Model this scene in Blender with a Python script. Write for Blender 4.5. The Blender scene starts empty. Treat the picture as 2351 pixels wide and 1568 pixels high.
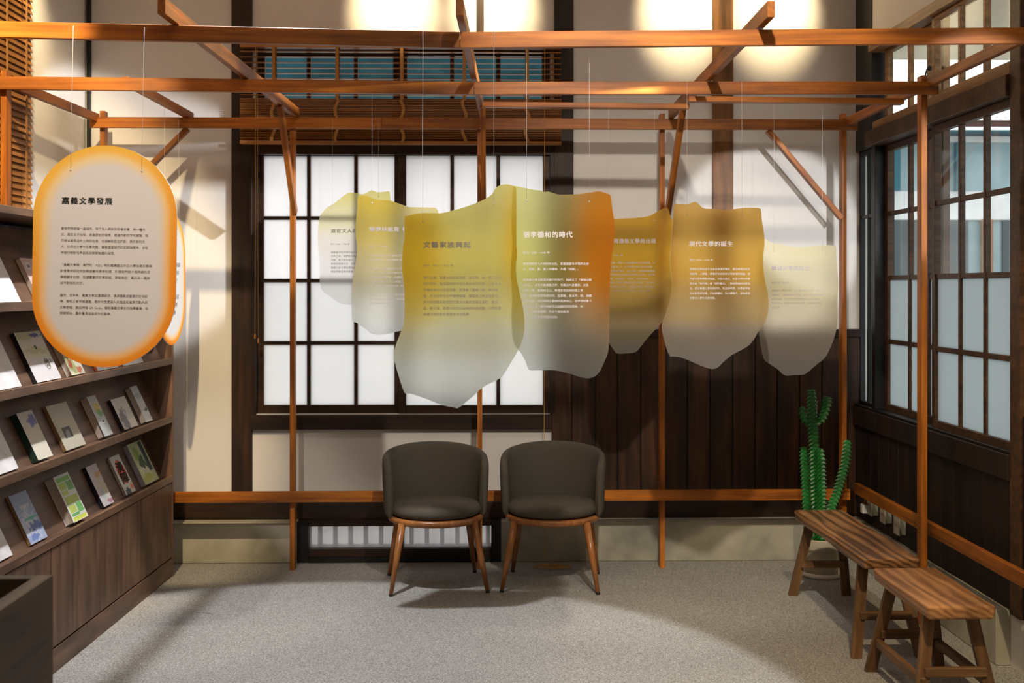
import bpy, bmesh, math, random
from mathutils import Vector, Matrix
from mathutils.geometry import tessellate_polygon
random.seed(7)
PI = math.pi
C = bpy.context.scene.collection
SC = bpy.context.scene

# ------------------------------------------------------------------ camera
F, CX, CY, H = 2800.0, 1175.5, 661.0, 1.557        # focal length in pixels, image centre, horizon row, eye height
YAW = math.atan(69.0 / F)
cam_d = bpy.data.cameras.new('camera')
cam = bpy.data.objects.new('camera', cam_d); C.objects.link(cam)
cam.location = (0, 0, H)
cam.rotation_euler = (PI / 2, 0, -YAW)
cam_d.sensor_width = 36.0
cam_d.lens = F / 2351.0 * 36.0
cam_d.shift_y = -(784 - CY) / 2351.0
cam_d.clip_start = 0.05
cam_d.dof.use_dof = True
cam_d.dof.focus_distance = 5.3
cam_d.dof.aperture_fstop = 3.2
SC.camera = cam

# ------------------------------------------------------------------ world (overcast sky), exposure
SC.view_settings.view_transform = 'Standard'
SC.view_settings.look = 'None'
SC.view_settings.exposure = 0.1
SC.view_settings.gamma = 1.0
SC.view_settings.use_curve_mapping = False
w = bpy.data.worlds.new('overcast_sky'); SC.world = w
w.use_nodes = True
w.node_tree.nodes['Background'].inputs[0].default_value = (0.97, 0.97, 1.0, 1)
w.node_tree.nodes['Background'].inputs[1].default_value = 2.1
SC.cycles.max_bounces = 10
SC.cycles.transparent_max_bounces = 16
SC.cycles.transmission_bounces = 8
SC.cycles.diffuse_bounces = 5
SC.cycles.caustics_refractive = False
SC.cycles.caustics_reflective = False
SC.cycles.sample_clamp_indirect = 6.0

# ------------------------------------------------------------------ lamps of the room (ceiling spots), plus added fill lights
WARM, COOL, SOFT = (1.0, 0.78, 0.46), (0.93, 0.95, 1.0), (1.0, 0.90, 0.77)
def spot(name, loc, aim, watts, half_deg, blend, col, size=0.03):
    l = bpy.data.lights.new(name, 'SPOT'); l.energy = watts; l.color = col
    l.spot_size = math.radians(half_deg * 2); l.spot_blend = blend; l.shadow_soft_size = size
    o = bpy.data.objects.new(name, l); C.objects.link(o); o.location = loc
    o.rotation_euler = (Vector(aim) - Vector(loc)).to_track_quat('-Z', 'Y').to_euler()
    return o
for x, e in ((-0.50, 300), (0.06, 300), (1.17, 330), (1.69, 330)):       # wall washers over the back wall
    spot('wall_washer_lamp', (x, 6.15, 3.95), (x, 7.05, 3.20), e, 15, 1.0, WARM)
spot('wall_washer_lamp', (-1.45, 3.65, 3.55), (-2.2, 4.85, 2.5), 480, 31, 0.3, WARM)
spot('wall_washer_lamp', (-1.72, 5.75, 3.95), (-2.27, 6.05, 3.1), 170, 19, 1.0, WARM)
spot('cool_left_lamp', (2.0, 4.55, 2.62), (-2.16, 6.82, 1.92), 760, 11, 0.25, COOL, 0.03)
spot('cool_right_lamp', (2.05, 0.6, 2.6), (1.66, 7.0, 1.85), 950, 5.2, 0.25, COOL, 0.03)
spot('cool_floor_lamp', (-0.9, 4.75, 3.95), (-0.75, 4.55, 0), 470, 27, 0.08, (0.96, 0.97, 1.0), 0.04)
spot('sign_fill_spot', (-1.15, 2.1, 3.7), (-1.38, 4.43, 1.66), 270, 13, 0.5, (1.0, 0.90, 0.80), 0.05)  # added spot that brightens the oval sign from the front
spot('panel_fill_spot', (0.55, 2.4, 3.7), (0.78, 5.8, 1.5), 390, 21, 0.6, SOFT, 0.05)  # added spot, aimed to brighten the hanging panels
spot('right_lamp', (1.1, 2.2, 3.9), (1.68, 4.9, 0.3), 360, 22, 0.8, WARM, 0.05)
def area(name, loc, sx, sy, watts, col):
    l = bpy.data.lights.new(name, 'AREA'); l.shape = 'RECTANGLE'; l.size = sx; l.size_y = sy; l.energy = watts; l.color = col
    o = bpy.data.objects.new(name, l); C.objects.link(o); o.location = loc
    return o
area('ceiling_fill', (0, 1.6, 4.05), 2.4, 0.5, 30, SOFT)  # both overhead areas are added fill for the general light level
area('ceiling_fill', (0, 4.6, 4.05), 2.4, 0.5, 15, SOFT)

# ------------------------------------------------------------------ pixel to place
ST, CT = math.sin(YAW), math.cos(YAW)
def ray(px, py):
    a, c = (px - CX) / F, (CY - py) / F
    return Vector((a * CT + ST, -a * ST + CT, c))
EYE = Vector((0, 0, H))
def atY(px, py, Y):
    d = ray(px, py); return EYE + d * (Y / d.y)
def atX(px, py, X):
    d = ray(px, py); return EYE + d * (X / d.x)
def atZ(px, py, Z=0.0):
    d = ray(px, py); return EYE + d * ((Z - H) / d.z)
def atPlane(px, py, p, n):
    d = ray(px, py); return EYE + d * ((p - EYE).dot(n) / d.dot(n))

# ------------------------------------------------------------------ materials
MATS = {}
def new_mat(name):
    m = bpy.data.materials.new(name); m.use_nodes = True
    nt = m.node_tree; b = nt.nodes['Principled BSDF']
    MATS[name] = m
    return m, nt, b
def N(nt, t, **kw):
    n = nt.nodes.new(t)
    for k, v in kw.items(): setattr(n, k, v)
    return n
def ramp(nt, stops, interp='LINEAR'):
    r = N(nt, 'ShaderNodeValToRGB'); e = r.color_ramp.elements
    r.color_ramp.interpolation = interp
    while len(e) < len(stops): e.new(0.5)
    for i, (p, c) in enumerate(stops):
        e[i].position = p; e[i].color = (*c, 1) if len(c) == 3 else c
    return r
def plain(name, col, rough=0.6, noise=0.0, nscale=20, spec=0.35, bump=0.0, metal=0.0):
    m, nt, b = new_mat(name)
    b.inputs['Base Color'].default_value = (*col, 1); b.inputs['Roughness'].default_value = rough
    b.inputs['Specular IOR Level'].default_value = spec; b.inputs['Metallic'].default_value = metal
    if noise or bump:
        tc = N(nt, 'ShaderNodeTexCoord'); no = N(nt, 'ShaderNodeTexNoise')
        no.inputs['Scale'].default_value = nscale; no.inputs['Detail'].default_value = 5
        nt.links.new(tc.outputs['Object'], no.inputs['Vector'])
        if noise:
            r = ramp(nt, [(0.3, tuple(c * (1 - noise) for c in col)), (0.7, tuple(min(1, c * (1 + noise)) for c in col))])
            nt.links.new(no.outputs['Fac'], r.inputs['Fac']); nt.links.new(r.outputs['Color'], b.inputs['Base Color'])
        if bump:
            bp = N(nt, 'ShaderNodeBump'); bp.inputs['Strength'].default_value = bump; bp.inputs['Distance'].default_value = 0.01
            nt.links.new(no.outputs['Fac'], bp.inputs['Height']); nt.links.new(bp.outputs['Normal'], b.inputs['Normal'])
    return m
def wood(name, dark, light, rough=0.5, axis=0, grain=26.0, stretch=1.2, blotch=0.35, hue=0.25, spec=0.35, rings=0.0, bump=0.12):
    m, nt, b = new_mat(name)
    b.inputs['Roughness'].default_value = rough; b.inputs['Specular IOR Level'].default_value = spec
    tc = N(nt, 'ShaderNodeTexCoord'); oi = N(nt, 'ShaderNodeObjectInfo')
    off = N(nt, 'ShaderNodeVectorMath', operation='MULTIPLY_ADD')
    cmb = N(nt, 'ShaderNodeCombineXYZ')
    for k in range(3): nt.links.new(oi.outputs['Random'], cmb.inputs[k])
    off.inputs[1].default_value = (37, 53, 71)
    nt.links.new(cmb.outputs[0], off.inputs[0]); nt.links.new(tc.outputs['Object'], off.inputs[2])
    mp = N(nt, 'ShaderNodeMapping'); s = [grain] * 3; s[axis] = stretch
    mp.inputs['Scale'].default_value = s
    nt.links.new(off.outputs[0], mp.inputs['Vector'])
    no = N(nt, 'ShaderNodeTexNoise'); no.inputs['Scale'].default_value = 1.6; no.inputs['Detail'].default_value = 6
    no.inputs['Distortion'].default_value = 0.6
    nt.links.new(mp.outputs[0], no.inputs['Vector'])
    mid = tuple((a + c) / 2 for a, c in zip(dark, light))
    r = ramp(nt, [(0.28, dark), (0.5, mid), (0.72, light)])
    fac = no.outputs['Fac']
    if rings:
        wv = N(nt, 'ShaderNodeTexWave', wave_type='RINGS', rings_direction='XYZ'[axis] if False else 'SPHERICAL')
        mp2 = N(nt, 'ShaderNodeMapping'); s2 = [9.0] * 3; s2[axis] = 1.1; mp2.inputs['Scale'].default_value = s2
        nt.links.new(off.outputs[0], mp2.inputs['Vector']); nt.links.new(mp2.outputs[0], wv.inputs['Vector'])
        wv.inputs['Scale'].default_value = 1.5; wv.inputs['Distortion'].default_value = 9; wv.inputs['Detail'].default_value = 2; wv.inputs['Detail Scale'].default_value = 0.7
        mxr = N(nt, 'ShaderNodeMix', data_type='FLOAT'); mxr.inputs[0].default_value = rings
        nt.links.new(fac, mxr.inputs[2]); nt.links.new(wv.outputs['Fac'], mxr.inputs[3]); fac = mxr.outputs[0]
    nt.links.new(fac, r.inputs['Fac'])
    bl = N(nt, 'ShaderNodeTexNoise'); bl.inputs['Scale'].default_value = 1.0; bl.inputs['Detail'].default_value = 3
    mp3 = N(nt, 'ShaderNodeMapping'); s3 = [9.0] * 3; s3[axis] = 2.6; mp3.inputs['Scale'].default_value = s3
    nt.links.new(off.outputs[0], mp3.inputs['Vector']); nt.links.new(mp3.outputs[0], bl.inputs['Vector'])
    mr = N(nt, 'ShaderNodeMapRange'); mr.inputs['From Min'].default_value = 0.3; mr.inputs['From Max'].default_value = 0.7
    mr.inputs['To Min'].default_value = 1 - blotch; mr.inputs['To Max'].default_value = 1 + blotch * 0.6
    nt.links.new(bl.outputs['Fac'], mr.inputs['Value'])
    mr2 = N(nt, 'ShaderNodeMapRange'); mr2.inputs['To Min'].default_value = 1 - hue; mr2.inputs['To Max'].default_value = 1 + hue
    nt.links.new(oi.outputs['Random'], mr2.inputs['Value'])
    mul = N(nt, 'ShaderNodeMath', operation='MULTIPLY'); nt.links.new(mr.outputs[0], mul.inputs[0]); nt.links.new(mr2.outputs[0], mul.inputs[1])
    sc = N(nt, 'ShaderNodeVectorMath', operation='SCALE'); nt.links.new(r.outputs['Color'], sc.inputs[0]); nt.links.new(mul.outputs[0], sc.inputs['Scale'])
    nt.links.new(sc.outputs[0], b.inputs['Base Color'])
    if bump:
        bp = N(nt, 'ShaderNodeBump'); bp.inputs['Strength'].default_value = bump; bp.inputs['Distance'].default_value = 0.004
        nt.links.new(no.outputs['Fac'], bp.inputs['Height']); nt.links.new(bp.outputs['Normal'], b.inputs['Normal'])
    return m

M_FRAME = wood('pergola_cedar', (0.22, 0.058, 0.006), (0.53, 0.172, 0.018), rough=0.45, grain=30, blotch=0.45, hue=0.24)
M_DARK = wood('aged_dark_timber', (0.013, 0.0052, 0.0022), (0.046, 0.019, 0.0070), rough=0.5, grain=24, blotch=0.45, hue=0.2)
M_DARKZ = wood('aged_dark_timber_upright', (0.013, 0.0052, 0.0022), (0.046, 0.019, 0.0070), rough=0.5, axis=2, grain=24, blotch=0.45, hue=0.2)
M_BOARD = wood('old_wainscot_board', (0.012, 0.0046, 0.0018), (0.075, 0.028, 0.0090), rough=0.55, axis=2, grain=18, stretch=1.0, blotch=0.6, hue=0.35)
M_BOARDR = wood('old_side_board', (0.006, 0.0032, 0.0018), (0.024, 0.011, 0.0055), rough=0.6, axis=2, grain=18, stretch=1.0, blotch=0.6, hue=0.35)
M_SASH = wood('window_sash_timber', (0.020, 0.0085, 0.0035), (0.065, 0.029, 0.011), rough=0.5, grain=24, blotch=0.35, hue=0.1)
M_SASHR = wood('side_sash_timber', (0.040, 0.019, 0.008), (0.125, 0.061, 0.026), rough=0.5, grain=24, blotch=0.35, hue=0.1)
M_AMBER = wood('honey_timber', (0.16, 0.075, 0.024), (0.38, 0.20, 0.075), rough=0.5, axis=1, grain=24, blotch=0.35, hue=0.1)
M_POSTA = wood('lit_wall_post', (0.085, 0.036, 0.009), (0.25, 0.105, 0.024), rough=0.5, axis=2, grain=18, blotch=0.5, hue=0.05)  # the post's lamp-lit orange is put into its wood colour
M_SHELF = wood('walnut_stained_plywood', (0.085, 0.046, 0.028), (0.195, 0.108, 0.066), rough=0.45, axis=2, grain=14, stretch=1.6, blotch=0.4, hue=0.05)
M_SHELFY = wood('walnut_stained_ledge', (0.085, 0.047, 0.029), (0.19, 0.106, 0.066), rough=0.45, axis=1, grain=14, stretch=1.6, blotch=0.4, hue=0.05)
M_CRATE = wood('dark_crate_wood', (0.034, 0.020, 0.009), (0.070, 0.042, 0.019), rough=0.6, axis=1, grain=14, blotch=0.3, hue=0.0)
M_BENCH = wood('bench_elm', (0.095, 0.042, 0.016), (0.33, 0.165, 0.070), rough=0.38, axis=1, grain=15, stretch=1.5, blotch=0.4, hue=0.0, rings=0.42)
M_STOOL = wood('stool_elm', (0.22, 0.095, 0.035), (0.52, 0.26, 0.11), rough=0.36, axis=1, grain=15, stretch=1.5, blotch=0.3, hue=0.0, rings=0.3)
M_LEGW = wood('bench_leg_elm', (0.075, 0.036, 0.014), (0.22, 0.115, 0.048), rough=0.45, axis=0, grain=20, stretch=1.5, blotch=0.35, hue=0.15)
M_BEECH = wood('chair_beech', (0.24, 0.085, 0.022), (0.42, 0.165, 0.045), rough=0.3, axis=2, grain=30, blotch=0.2, hue=0.05, spec=0.5)
M_SLAT = wood('blind_slat_wood', (0.26, 0.10, 0.024), (0.50, 0.215, 0.055), rough=0.42, grain=30, blotch=0.25, hue=0.25)
M_SLATY = wood('side_blind_slat_wood', (0.24, 0.095, 0.022), (0.46, 0.20, 0.052), rough=0.42, axis=1, grain=30, blotch=0.25, hue=0.2)
M_TAPE = plain('woven_tape', (0.40, 0.19, 0.055), 0.8, 0.15, 300)
M_CORD = plain('blind_cord', (0.58, 0.31, 0.09), 0.8)
M_PLASTER = plain('cream_plaster', (0.73, 0.695, 0.645), 0.85, 0.035, 3.0, spec=0.15, bump=0.02)
M_CEIL = plain('ceiling_board', (0.42, 0.33, 0.24), 0.8)
M_BLACK = plain('blackened_timber', (0.010, 0.009, 0.007), 0.45, 0.3, 12)
M_STEM = plain('flat_black', (0.012, 0.011, 0.010), 0.5)
M_FABRIC = plain('charcoal_wool', (0.085, 0.073, 0.056), 0.95, 0.35, 420, spec=0.2, bump=0.25)
M_WHITEPL = plain('white_plastic', (0.62, 0.60, 0.54), 0.4)
M_GREYPL = plain('grey_plastic', (0.20, 0.21, 0.18), 0.5)
M_POT = plain('pot_stoneware', (0.42, 0.38, 0.29), 0.6, 0.08, 30)
M_SAUCER = plain('saucer_white', (0.85, 0.82, 0.75), 0.4)
M_SOIL = plain('clay_pebble', (0.16, 0.062, 0.028), 0.9, 0.4, 60)
M_STRING = plain('nylon_string', (0.66, 0.64, 0.62), 0.5)
M_PAPER = plain('page_paper', (0.60, 0.52, 0.44), 0.9, 0.12, 250)
M_INKW = plain('white_ink', (0.84, 0.79, 0.80), 0.7, spec=0.1)
M_INKT = plain('shaded_white_ink', (0.56, 0.49, 0.47), 0.8, spec=0.1)  # white ink with its backlit darkening put into the colour
M_INKB = plain('black_ink', (0.02, 0.02, 0.016), 0.7, spec=0.1)
M_INKG = plain('sepia_ink', (0.13, 0.10, 0.085), 0.7, spec=0.1)
M_INKO = plain('olive_ink', (0.20, 0.20, 0.13), 0.7, spec=0.1)

def floor_mat():
    m, nt, b = new_mat('washed_stone_floor')
    tc = N(nt, 'ShaderNodeTexCoord')
    n1 = N(nt, 'ShaderNodeTexNoise'); n1.inputs['Scale'].default_value = 210; n1.inputs['Detail'].default_value = 3
    n2 = N(nt, 'ShaderNodeTexNoise'); n2.inputs['Scale'].default_value = 2.2; n2.inputs['Detail'].default_value = 4
    n3 = N(nt, 'ShaderNodeTexVoronoi'); n3.inputs['Scale'].default_value = 130
    for n in (n1, n2, n3): nt.links.new(tc.outputs['Object'], n.inputs['Vector'])
    r = ramp(nt, [(0.34, (0.11, 0.10, 0.088)), (0.5, (0.305, 0.297, 0.278)), (0.66, (0.53, 0.52, 0.50))])
    nt.links.new(n1.outputs['Fac'], r.inputs['Fac'])
    mx = N(nt, 'ShaderNodeMix', data_type='RGBA'); mx.inputs[0].default_value = 0.25
    nt.links.new(r.outputs['Color'], mx.inputs[6]); 
    r3 = ramp(nt, [(0.0, (0.20, 0.19, 0.17)), (1.0, (0.50, 0.48, 0.45))]); nt.links.new(n3.outputs['Color'], r3.inputs['Fac'])
    nt.links.new(r3.outputs['Color'], mx.inputs[7])
    mr = N(nt, 'ShaderNodeMapRange'); mr.inputs['To Min'].default_value = 0.86; mr.inputs['To Max'].default_value = 1.1
    nt.links.new(n2.outputs['Fac'], mr.inputs['Value'])
    sc = N(nt, 'ShaderNodeVectorMath', operation='SCALE'); nt.links.new(mx.outputs[2], sc.inputs[0]); nt.links.new(mr.outputs[0], sc.inputs['Scale'])
    nt.links.new(sc.outputs[0], b.inputs['Base Color'])
    b.inputs['Roughness'].default_value = 0.7; b.inputs['Specular IOR Level'].default_value = 0.25
    bp = N(nt, 'ShaderNodeBump'); bp.inputs['Strength'].default_value = 0.25; bp.inputs['Distance'].default_value = 0.004
    nt.links.new(n1.outputs['Fac'], bp.inputs['Height']); nt.links.new(bp.outputs['Normal'], b.inputs['Normal'])
    return m
M_FLOOR = floor_mat()
def concrete_mat():
    m, nt, b = new_mat('old_concrete_plinth')
    tc = N(nt, 'ShaderNodeTexCoord')
    n1 = N(nt, 'ShaderNodeTexNoise'); n1.inputs['Scale'].default_value = 5; n1.inputs['Detail'].default_value = 8
    n2 = N(nt, 'ShaderNodeTexNoise'); n2.inputs['Scale'].default_value = 90; n2.inputs['Detail'].default_value = 2
    for n in (n1, n2): nt.links.new(tc.outputs['Object'], n.inputs['Vector'])
    r = ramp(nt, [(0.3, (0.26, 0.25, 0.19)), (0.5, (0.40, 0.38, 0.30)), (0.75, (0.50, 0.47, 0.38))])
    nt.links.new(n1.outputs['Fac'], r.inputs['Fac']); nt.links.new(r.outputs['Color'], b.inputs['Base Color'])
    b.inputs['Roughness'].default_value = 0.85
    bp = N(nt, 'ShaderNodeBump'); bp.inputs['Strength'].default_value = 0.2; bp.inputs['Distance'].default_value = 0.004
    nt.links.new(n2.outputs['Fac'], bp.inputs['Height']); nt.links.new(bp.outputs['Normal'], b.inputs['Normal'])
    return m
M_CONC = concrete_mat()
def clear_glass():
    m, nt, b = new_mat('clear_glass')
    tr = N(nt, 'ShaderNodeBsdfTransparent'); tr.inputs[0].default_value = (0.93, 0.97, 0.97, 1)
    gl = N(nt, 'ShaderNodeBsdfGlossy'); gl.inputs['Roughness'].default_value = 0.03
    lw = N(nt, 'ShaderNodeLayerWeight'); lw.inputs[0].default_value = 0.5
    pw = N(nt, 'ShaderNodeMath', operation='POWER'); pw.inputs[1].default_value = 5.0; nt.links.new(lw.outputs['Facing'], pw.inputs[0])
    fr = N(nt, 'ShaderNodeMath', operation='MULTIPLY_ADD'); fr.inputs[1].default_value = 0.5; fr.inputs[2].default_value = 0.03; nt.links.new(pw.outputs[0], fr.inputs[0])
    mx = N(nt, 'ShaderNodeMixShader'); nt.links.new(fr.outputs[0], mx.inputs[0])
    nt.links.new(tr.outputs[0], mx.inputs[1]); nt.links.new(gl.outputs[0], mx.inputs[2])
    nt.links.new(mx.outputs[0], nt.nodes['Material Output'].inputs[0]); nt.nodes.remove(b)
    return m
M_CLEAR = clear_glass()
def frosted_glass(name, col, see=0.12):
    m, nt, b = new_mat(name)
    tl = N(nt, 'ShaderNodeBsdfTranslucent'); tl.inputs[0].default_value = (*col, 1)
    df = N(nt, 'ShaderNodeBsdfDiffuse'); df.inputs[0].default_value = (*col, 1)
    tr = N(nt, 'ShaderNodeBsdfTransparent')
    m1 = N(nt, 'ShaderNodeMixShader'); m1.inputs[0].default_value = 0.12
    nt.links.new(tl.outputs[0], m1.inputs[1]); nt.links.new(df.outputs[0], m1.inputs[2])
    m2 = N(nt, 'ShaderNodeMixShader'); m2.inputs[0].default_value = see
    nt.links.new(m1.outputs[0], m2.inputs[1]); nt.links.new(tr.outputs[0], m2.inputs[2])
    nt.links.new(m2.outputs[0], nt.nodes['Material Output'].inputs[0]); nt.nodes.remove(b)
    return m
M_FROST = frosted_glass('frosted_glass', (0.88, 0.88, 0.86))
M_FROSTR = frosted_glass('side_frosted_glass', (0.50, 0.55, 0.55), 0.05)
M_HAZY = frosted_glass('hazy_glass', (0.9, 0.88, 0.87), 0.55)

# ------------------------------------------------------------------ mesh helpers
def link(name, me, mat=None, parent=None):
    o = bpy.data.objects.new(name, me); C.objects.link(o)
    if mat is not None and me is not None:
        for mm in (mat if isinstance(mat, (list, tuple)) else [mat]): me.materials.append(mm)
    if parent is not None: o.parent = parent
    return o
def from_bm(name, bm, mat=None, parent=None, smooth=False):
    bmesh.ops.recalc_face_normals(bm, faces=bm.faces)
    me = bpy.data.meshes.new(name); bm.to_mesh(me); bm.free()
    if smooth:
        for p in me.polygons: p.use_smooth = True
    return link(name, me, mat, parent)
def tag(o, label=None, cat=None, group=None, kind=None):
    if label: o['label'] = label
    if cat: o['category'] = cat
    if group: o['group'] = group
    if kind: o['kind'] = kind
    return o
def thing(name, label, cat, loc=(0, 0, 0), rz=0.0, group=None):
    o = bpy.data.objects.new(name, None); C.objects.link(o); o.empty_display_size = 0.1
    o.location = loc; o.rotation_euler = (0, 0, rz)
    return tag(o, label, cat, group)
def struct(name, loc=(0, 0, 0)):
    o = bpy.data.objects.new(name, None); C.objects.link(o); o.location = loc
    o['kind'] = 'structure'; return o
def bm_box(bm, x0, x1, y0, y1, z0, z1, bevel=0.0):
    v = [bm.verts.new(p) for p in ((x0,y0,z0),(x1,y0,z0),(x1,y1,z0),(x0,y1,z0),(x0,y0,z1),(x1,y0,z1),(x1,y1,z1),(x0,y1,z1))]
    fs = [bm.faces.new([v[i] for i in q]) for q in ((3,2,1,0),(4,5,6,7),(0,1,5,4),(1,2,6,5),(2,3,7,6),(3,0,4,7))]
    if bevel:
        es = set(e for f in fs for e in f.edges)
        bmesh.ops.bevel(bm, geom=list(es), offset=bevel, segments=1, affect='EDGES', profile=0.5)
def box(name, x0, x1, y0, y1, z0, z1, mat, parent=None, bevel=0.0, centre=True):
    """axis aligned box given in the parent's frame; its origin sits at its middle"""
    cx, cy, cz = (x0+x1)/2, (y0+y1)/2, (z0+z1)/2
    bm = bmesh.new(); bm_box(bm, x0-cx, x1-cx, y0-cy, y1-cy, z0-cz, z1-cz, bevel)
    o = from_bm(name, bm, mat, parent); o.location = (cx, cy, cz)
    return o
def beam(name, p0, p1, w, h, mat, parent=None, bevel=0.0015, up=(0, 0, 1), taper=1.0):
    """squared timber from p0 to p1 (axis through its middle), w across, h along 'up'; grain runs along local X"""
    p0, p1 = Vector(p0), Vector(p1); d = p1 - p0; L = d.length; x = d.normalized()
    u = Vector(up); y = u.cross(x)
    if y.length < 1e-4: y = Vector((0, 1, 0)).cross(x)
    y.normalize(); z = x.cross(y)
    bm = bmesh.new(); bm_box(bm, -L/2, L/2, -w/2, w/2, -h/2, h/2, bevel)
    if taper != 1.0:
        for v in bm.verts:
            k = 1 + (taper - 1) * (v.co.x / L + 0.5); v.co.y *= k; v.co.z *= k
    o = from_bm(name, bm, mat, parent)
    R = Matrix((x, y, z)).transposed().to_4x4()
    o.matrix_local = Matrix.Translation((p0 + p1) / 2) @ R
    return o
def bm_tube(bm, pts, rad, seg=6, caps=True):
    pts = [Vector(p) for p in pts]; rings = []
    rs = rad if isinstance(rad, (list, tuple)) else [rad] * len(pts)
    prev = None
    for i, p in enumerate(pts):
        t = (pts[min(i+1, len(pts)-1)] - pts[max(i-1, 0)]).normalized()
        a = prev if prev is not None else (Vector((1, 0, 0)) if abs(t.x) < 0.9 else Vector((0, 1, 0)))
        n = (a - t * a.dot(t)).normalized(); prev = n; b2 = t.cross(n)
        rings.append([bm.verts.new(p + (n * math.cos(2*PI*k/seg) + b2 * math.sin(2*PI*k/seg)) * rs[i]) for k in range(seg)])
    for a, c in zip(rings, rings[1:]):
        for k in range(seg): bm.faces.new((a[k], a[(k+1) % seg], c[(k+1) % seg], c[k]))
    if caps:
        bm.faces.new(rings[0][::-1]); bm.faces.new(rings[-1])
def bm_lathe(bm, prof, seg=32, cx=0, cy=0, a0=0.0, a1=2*PI):
    full = abs(a1 - a0 - 2*PI) < 1e-6
    n = seg if full else seg + 1
    rings = []
    for r, z in prof:
        if r < 1e-6: rings.append([bm.verts.new((cx, cy, z))])
        else: rings.append([bm.verts.new((cx + r*math.cos(a0+(a1-a0)*k/seg), cy + r*math.sin(a0+(a1-a0)*k/seg), z)) for k in range(n)])
    for a, c in zip(rings, rings[1:]):
        for k in range(seg):
            k2 = (k+1) % n
            if len(a) == 1 and len(c) == 1: continue
            if len(a) == 1: bm.faces.new((a[0], c[k2], c[k]))
            elif len(c) == 1: bm.faces.new((a[k], a[k2], c[0]))
            else: bm.faces.new((a[k], a[k2], c[k2], c[k]))
def grid_quads(bm, rows, close_u=False, close_v=False):
    R, Cn = len(rows), len(rows[0])
    for i in range(R if close_u else R-1):
        for j in range(Cn if close_v else Cn-1):
            a, b2 = rows[i], rows[(i+1) % R]
            try: bm.faces.new((a[j], a[(j+1) % Cn], b2[(j+1) % Cn], b2[j]))
            except ValueError: pass

def _bbox(body):
    cu = bpy.data.curves.new('probe', 'FONT'); cu.body = body; o = bpy.data.objects.new('probe', cu); C.objects.link(o)
    me = bpy.data.meshes.new_from_object(o.evaluated_get(bpy.context.evaluated_depsgraph_get()))
    xs = [v.co.x for v in me.vertices]; ys = [v.co.y for v in me.vertices]
    bpy.data.objects.remove(o); bpy.data.curves.remove(cu); bpy.data.meshes.remove(me)
    return max(xs) - min(xs), max(ys) - min(ys)
_a, _b, _c = _bbox('口'), _bbox('口口'), _bbox('口\n口')
ADV, LINEH = _b[0] - _a[0], _c[1] - _a[1]          # advance and line height of the full-width face
def text_mesh(body, width, height, bold=0.0, res=1, spacing=1.0, line=1.0):
    cu = bpy.data.curves.new('text', 'FONT'); cu.body = body; cu.size = 1.0
    cu.resolution_u = res; cu.fill_mode = 'FRONT'
    cu.space_character = spacing; cu.space_line = line
    o = bpy.data.objects.new('text', cu); C.objects.link(o)
    dg = bpy.context.evaluated_depsgraph_get()
    me = bpy.data.meshes.new_from_object(o.evaluated_get(dg))
    bpy.data.objects.remove(o); bpy.data.curves.remove(cu)
    me.materials.clear()
    if not me.vertices: return me
    xs = [v.co.x for v in me.vertices]; ys = [v.co.y for v in me.vertices]
    x0, x1, y0, y1 = min(xs), max(xs), min(ys), max(ys)
    sx, sy = width / (x1 - x0), height / (y1 - y0)
    base = [((v.co.x - x0) * sx, (v.co.y - y1) * sy) for v in me.vertices]; faces = [tuple(p.vertices) for p in me.polygons]
    bpy.data.meshes.remove(me)
    # a bold face is the same outline printed again a hair to each side
    sh = [(0, 0)] if not bold else [(-bold, -bold), (bold, -bold), (bold, bold), (-bold, bold)]
    vs, fs = [], []
    for i, (dx, dy) in enumerate(sh):
        k0 = len(vs); vs += [(x + dx * sx, -i * 0.00004, z + dy * sy) for x, z in base]; fs += [tuple(q + k0 for q in f) for f in faces]
    me = bpy.data.meshes.new('text'); me.from_pydata(vs, [], fs); me.update()
    return me

# ================================================================== THE ROOM
YB = 7.05                 # back wall face
XL, XR = -2.27, 2.175     # side wall faces
ZC = 4.2
def X_(px, Y=YB): return atY(px, 661, Y).x
def Z_(py, Y=YB, px=1106): return atY(px, py, Y).z
def Yr(px, X=XR): return atX(px, 661, X).y
def Zr(px, py, X=XR): return atX(px, py, X).z

fl = box('floor', XL - 0.3, 3.4, -2.0, YB + 0.4, -0.12, 0.0, M_FLOOR); tag(fl, 'speckled grey washed stone floor', 'floor', kind='structure')
cl = box('ceiling', XL - 0.2, XR + 0.3, -2.0, YB + 0.2, ZC, ZC + 0.1, M_CEIL); tag(cl, 'brown boarded ceiling above the frame', 'ceiling', kind='structure')
wf = box('wall_front', XL - 0.2, XR + 0.3, -2.1, -2.0, 0.0, ZC, M_PLASTER); tag(wf, 'plain wall behind the viewer', 'wall', kind='structure')
wl = box('wall_left', XL - 0.12, XL, -2.0, YB + 0.12, 0.0, ZC, M_PLASTER); tag(wl, 'cream plaster wall behind the bookshelf', 'wall', kind='structure')

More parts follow.
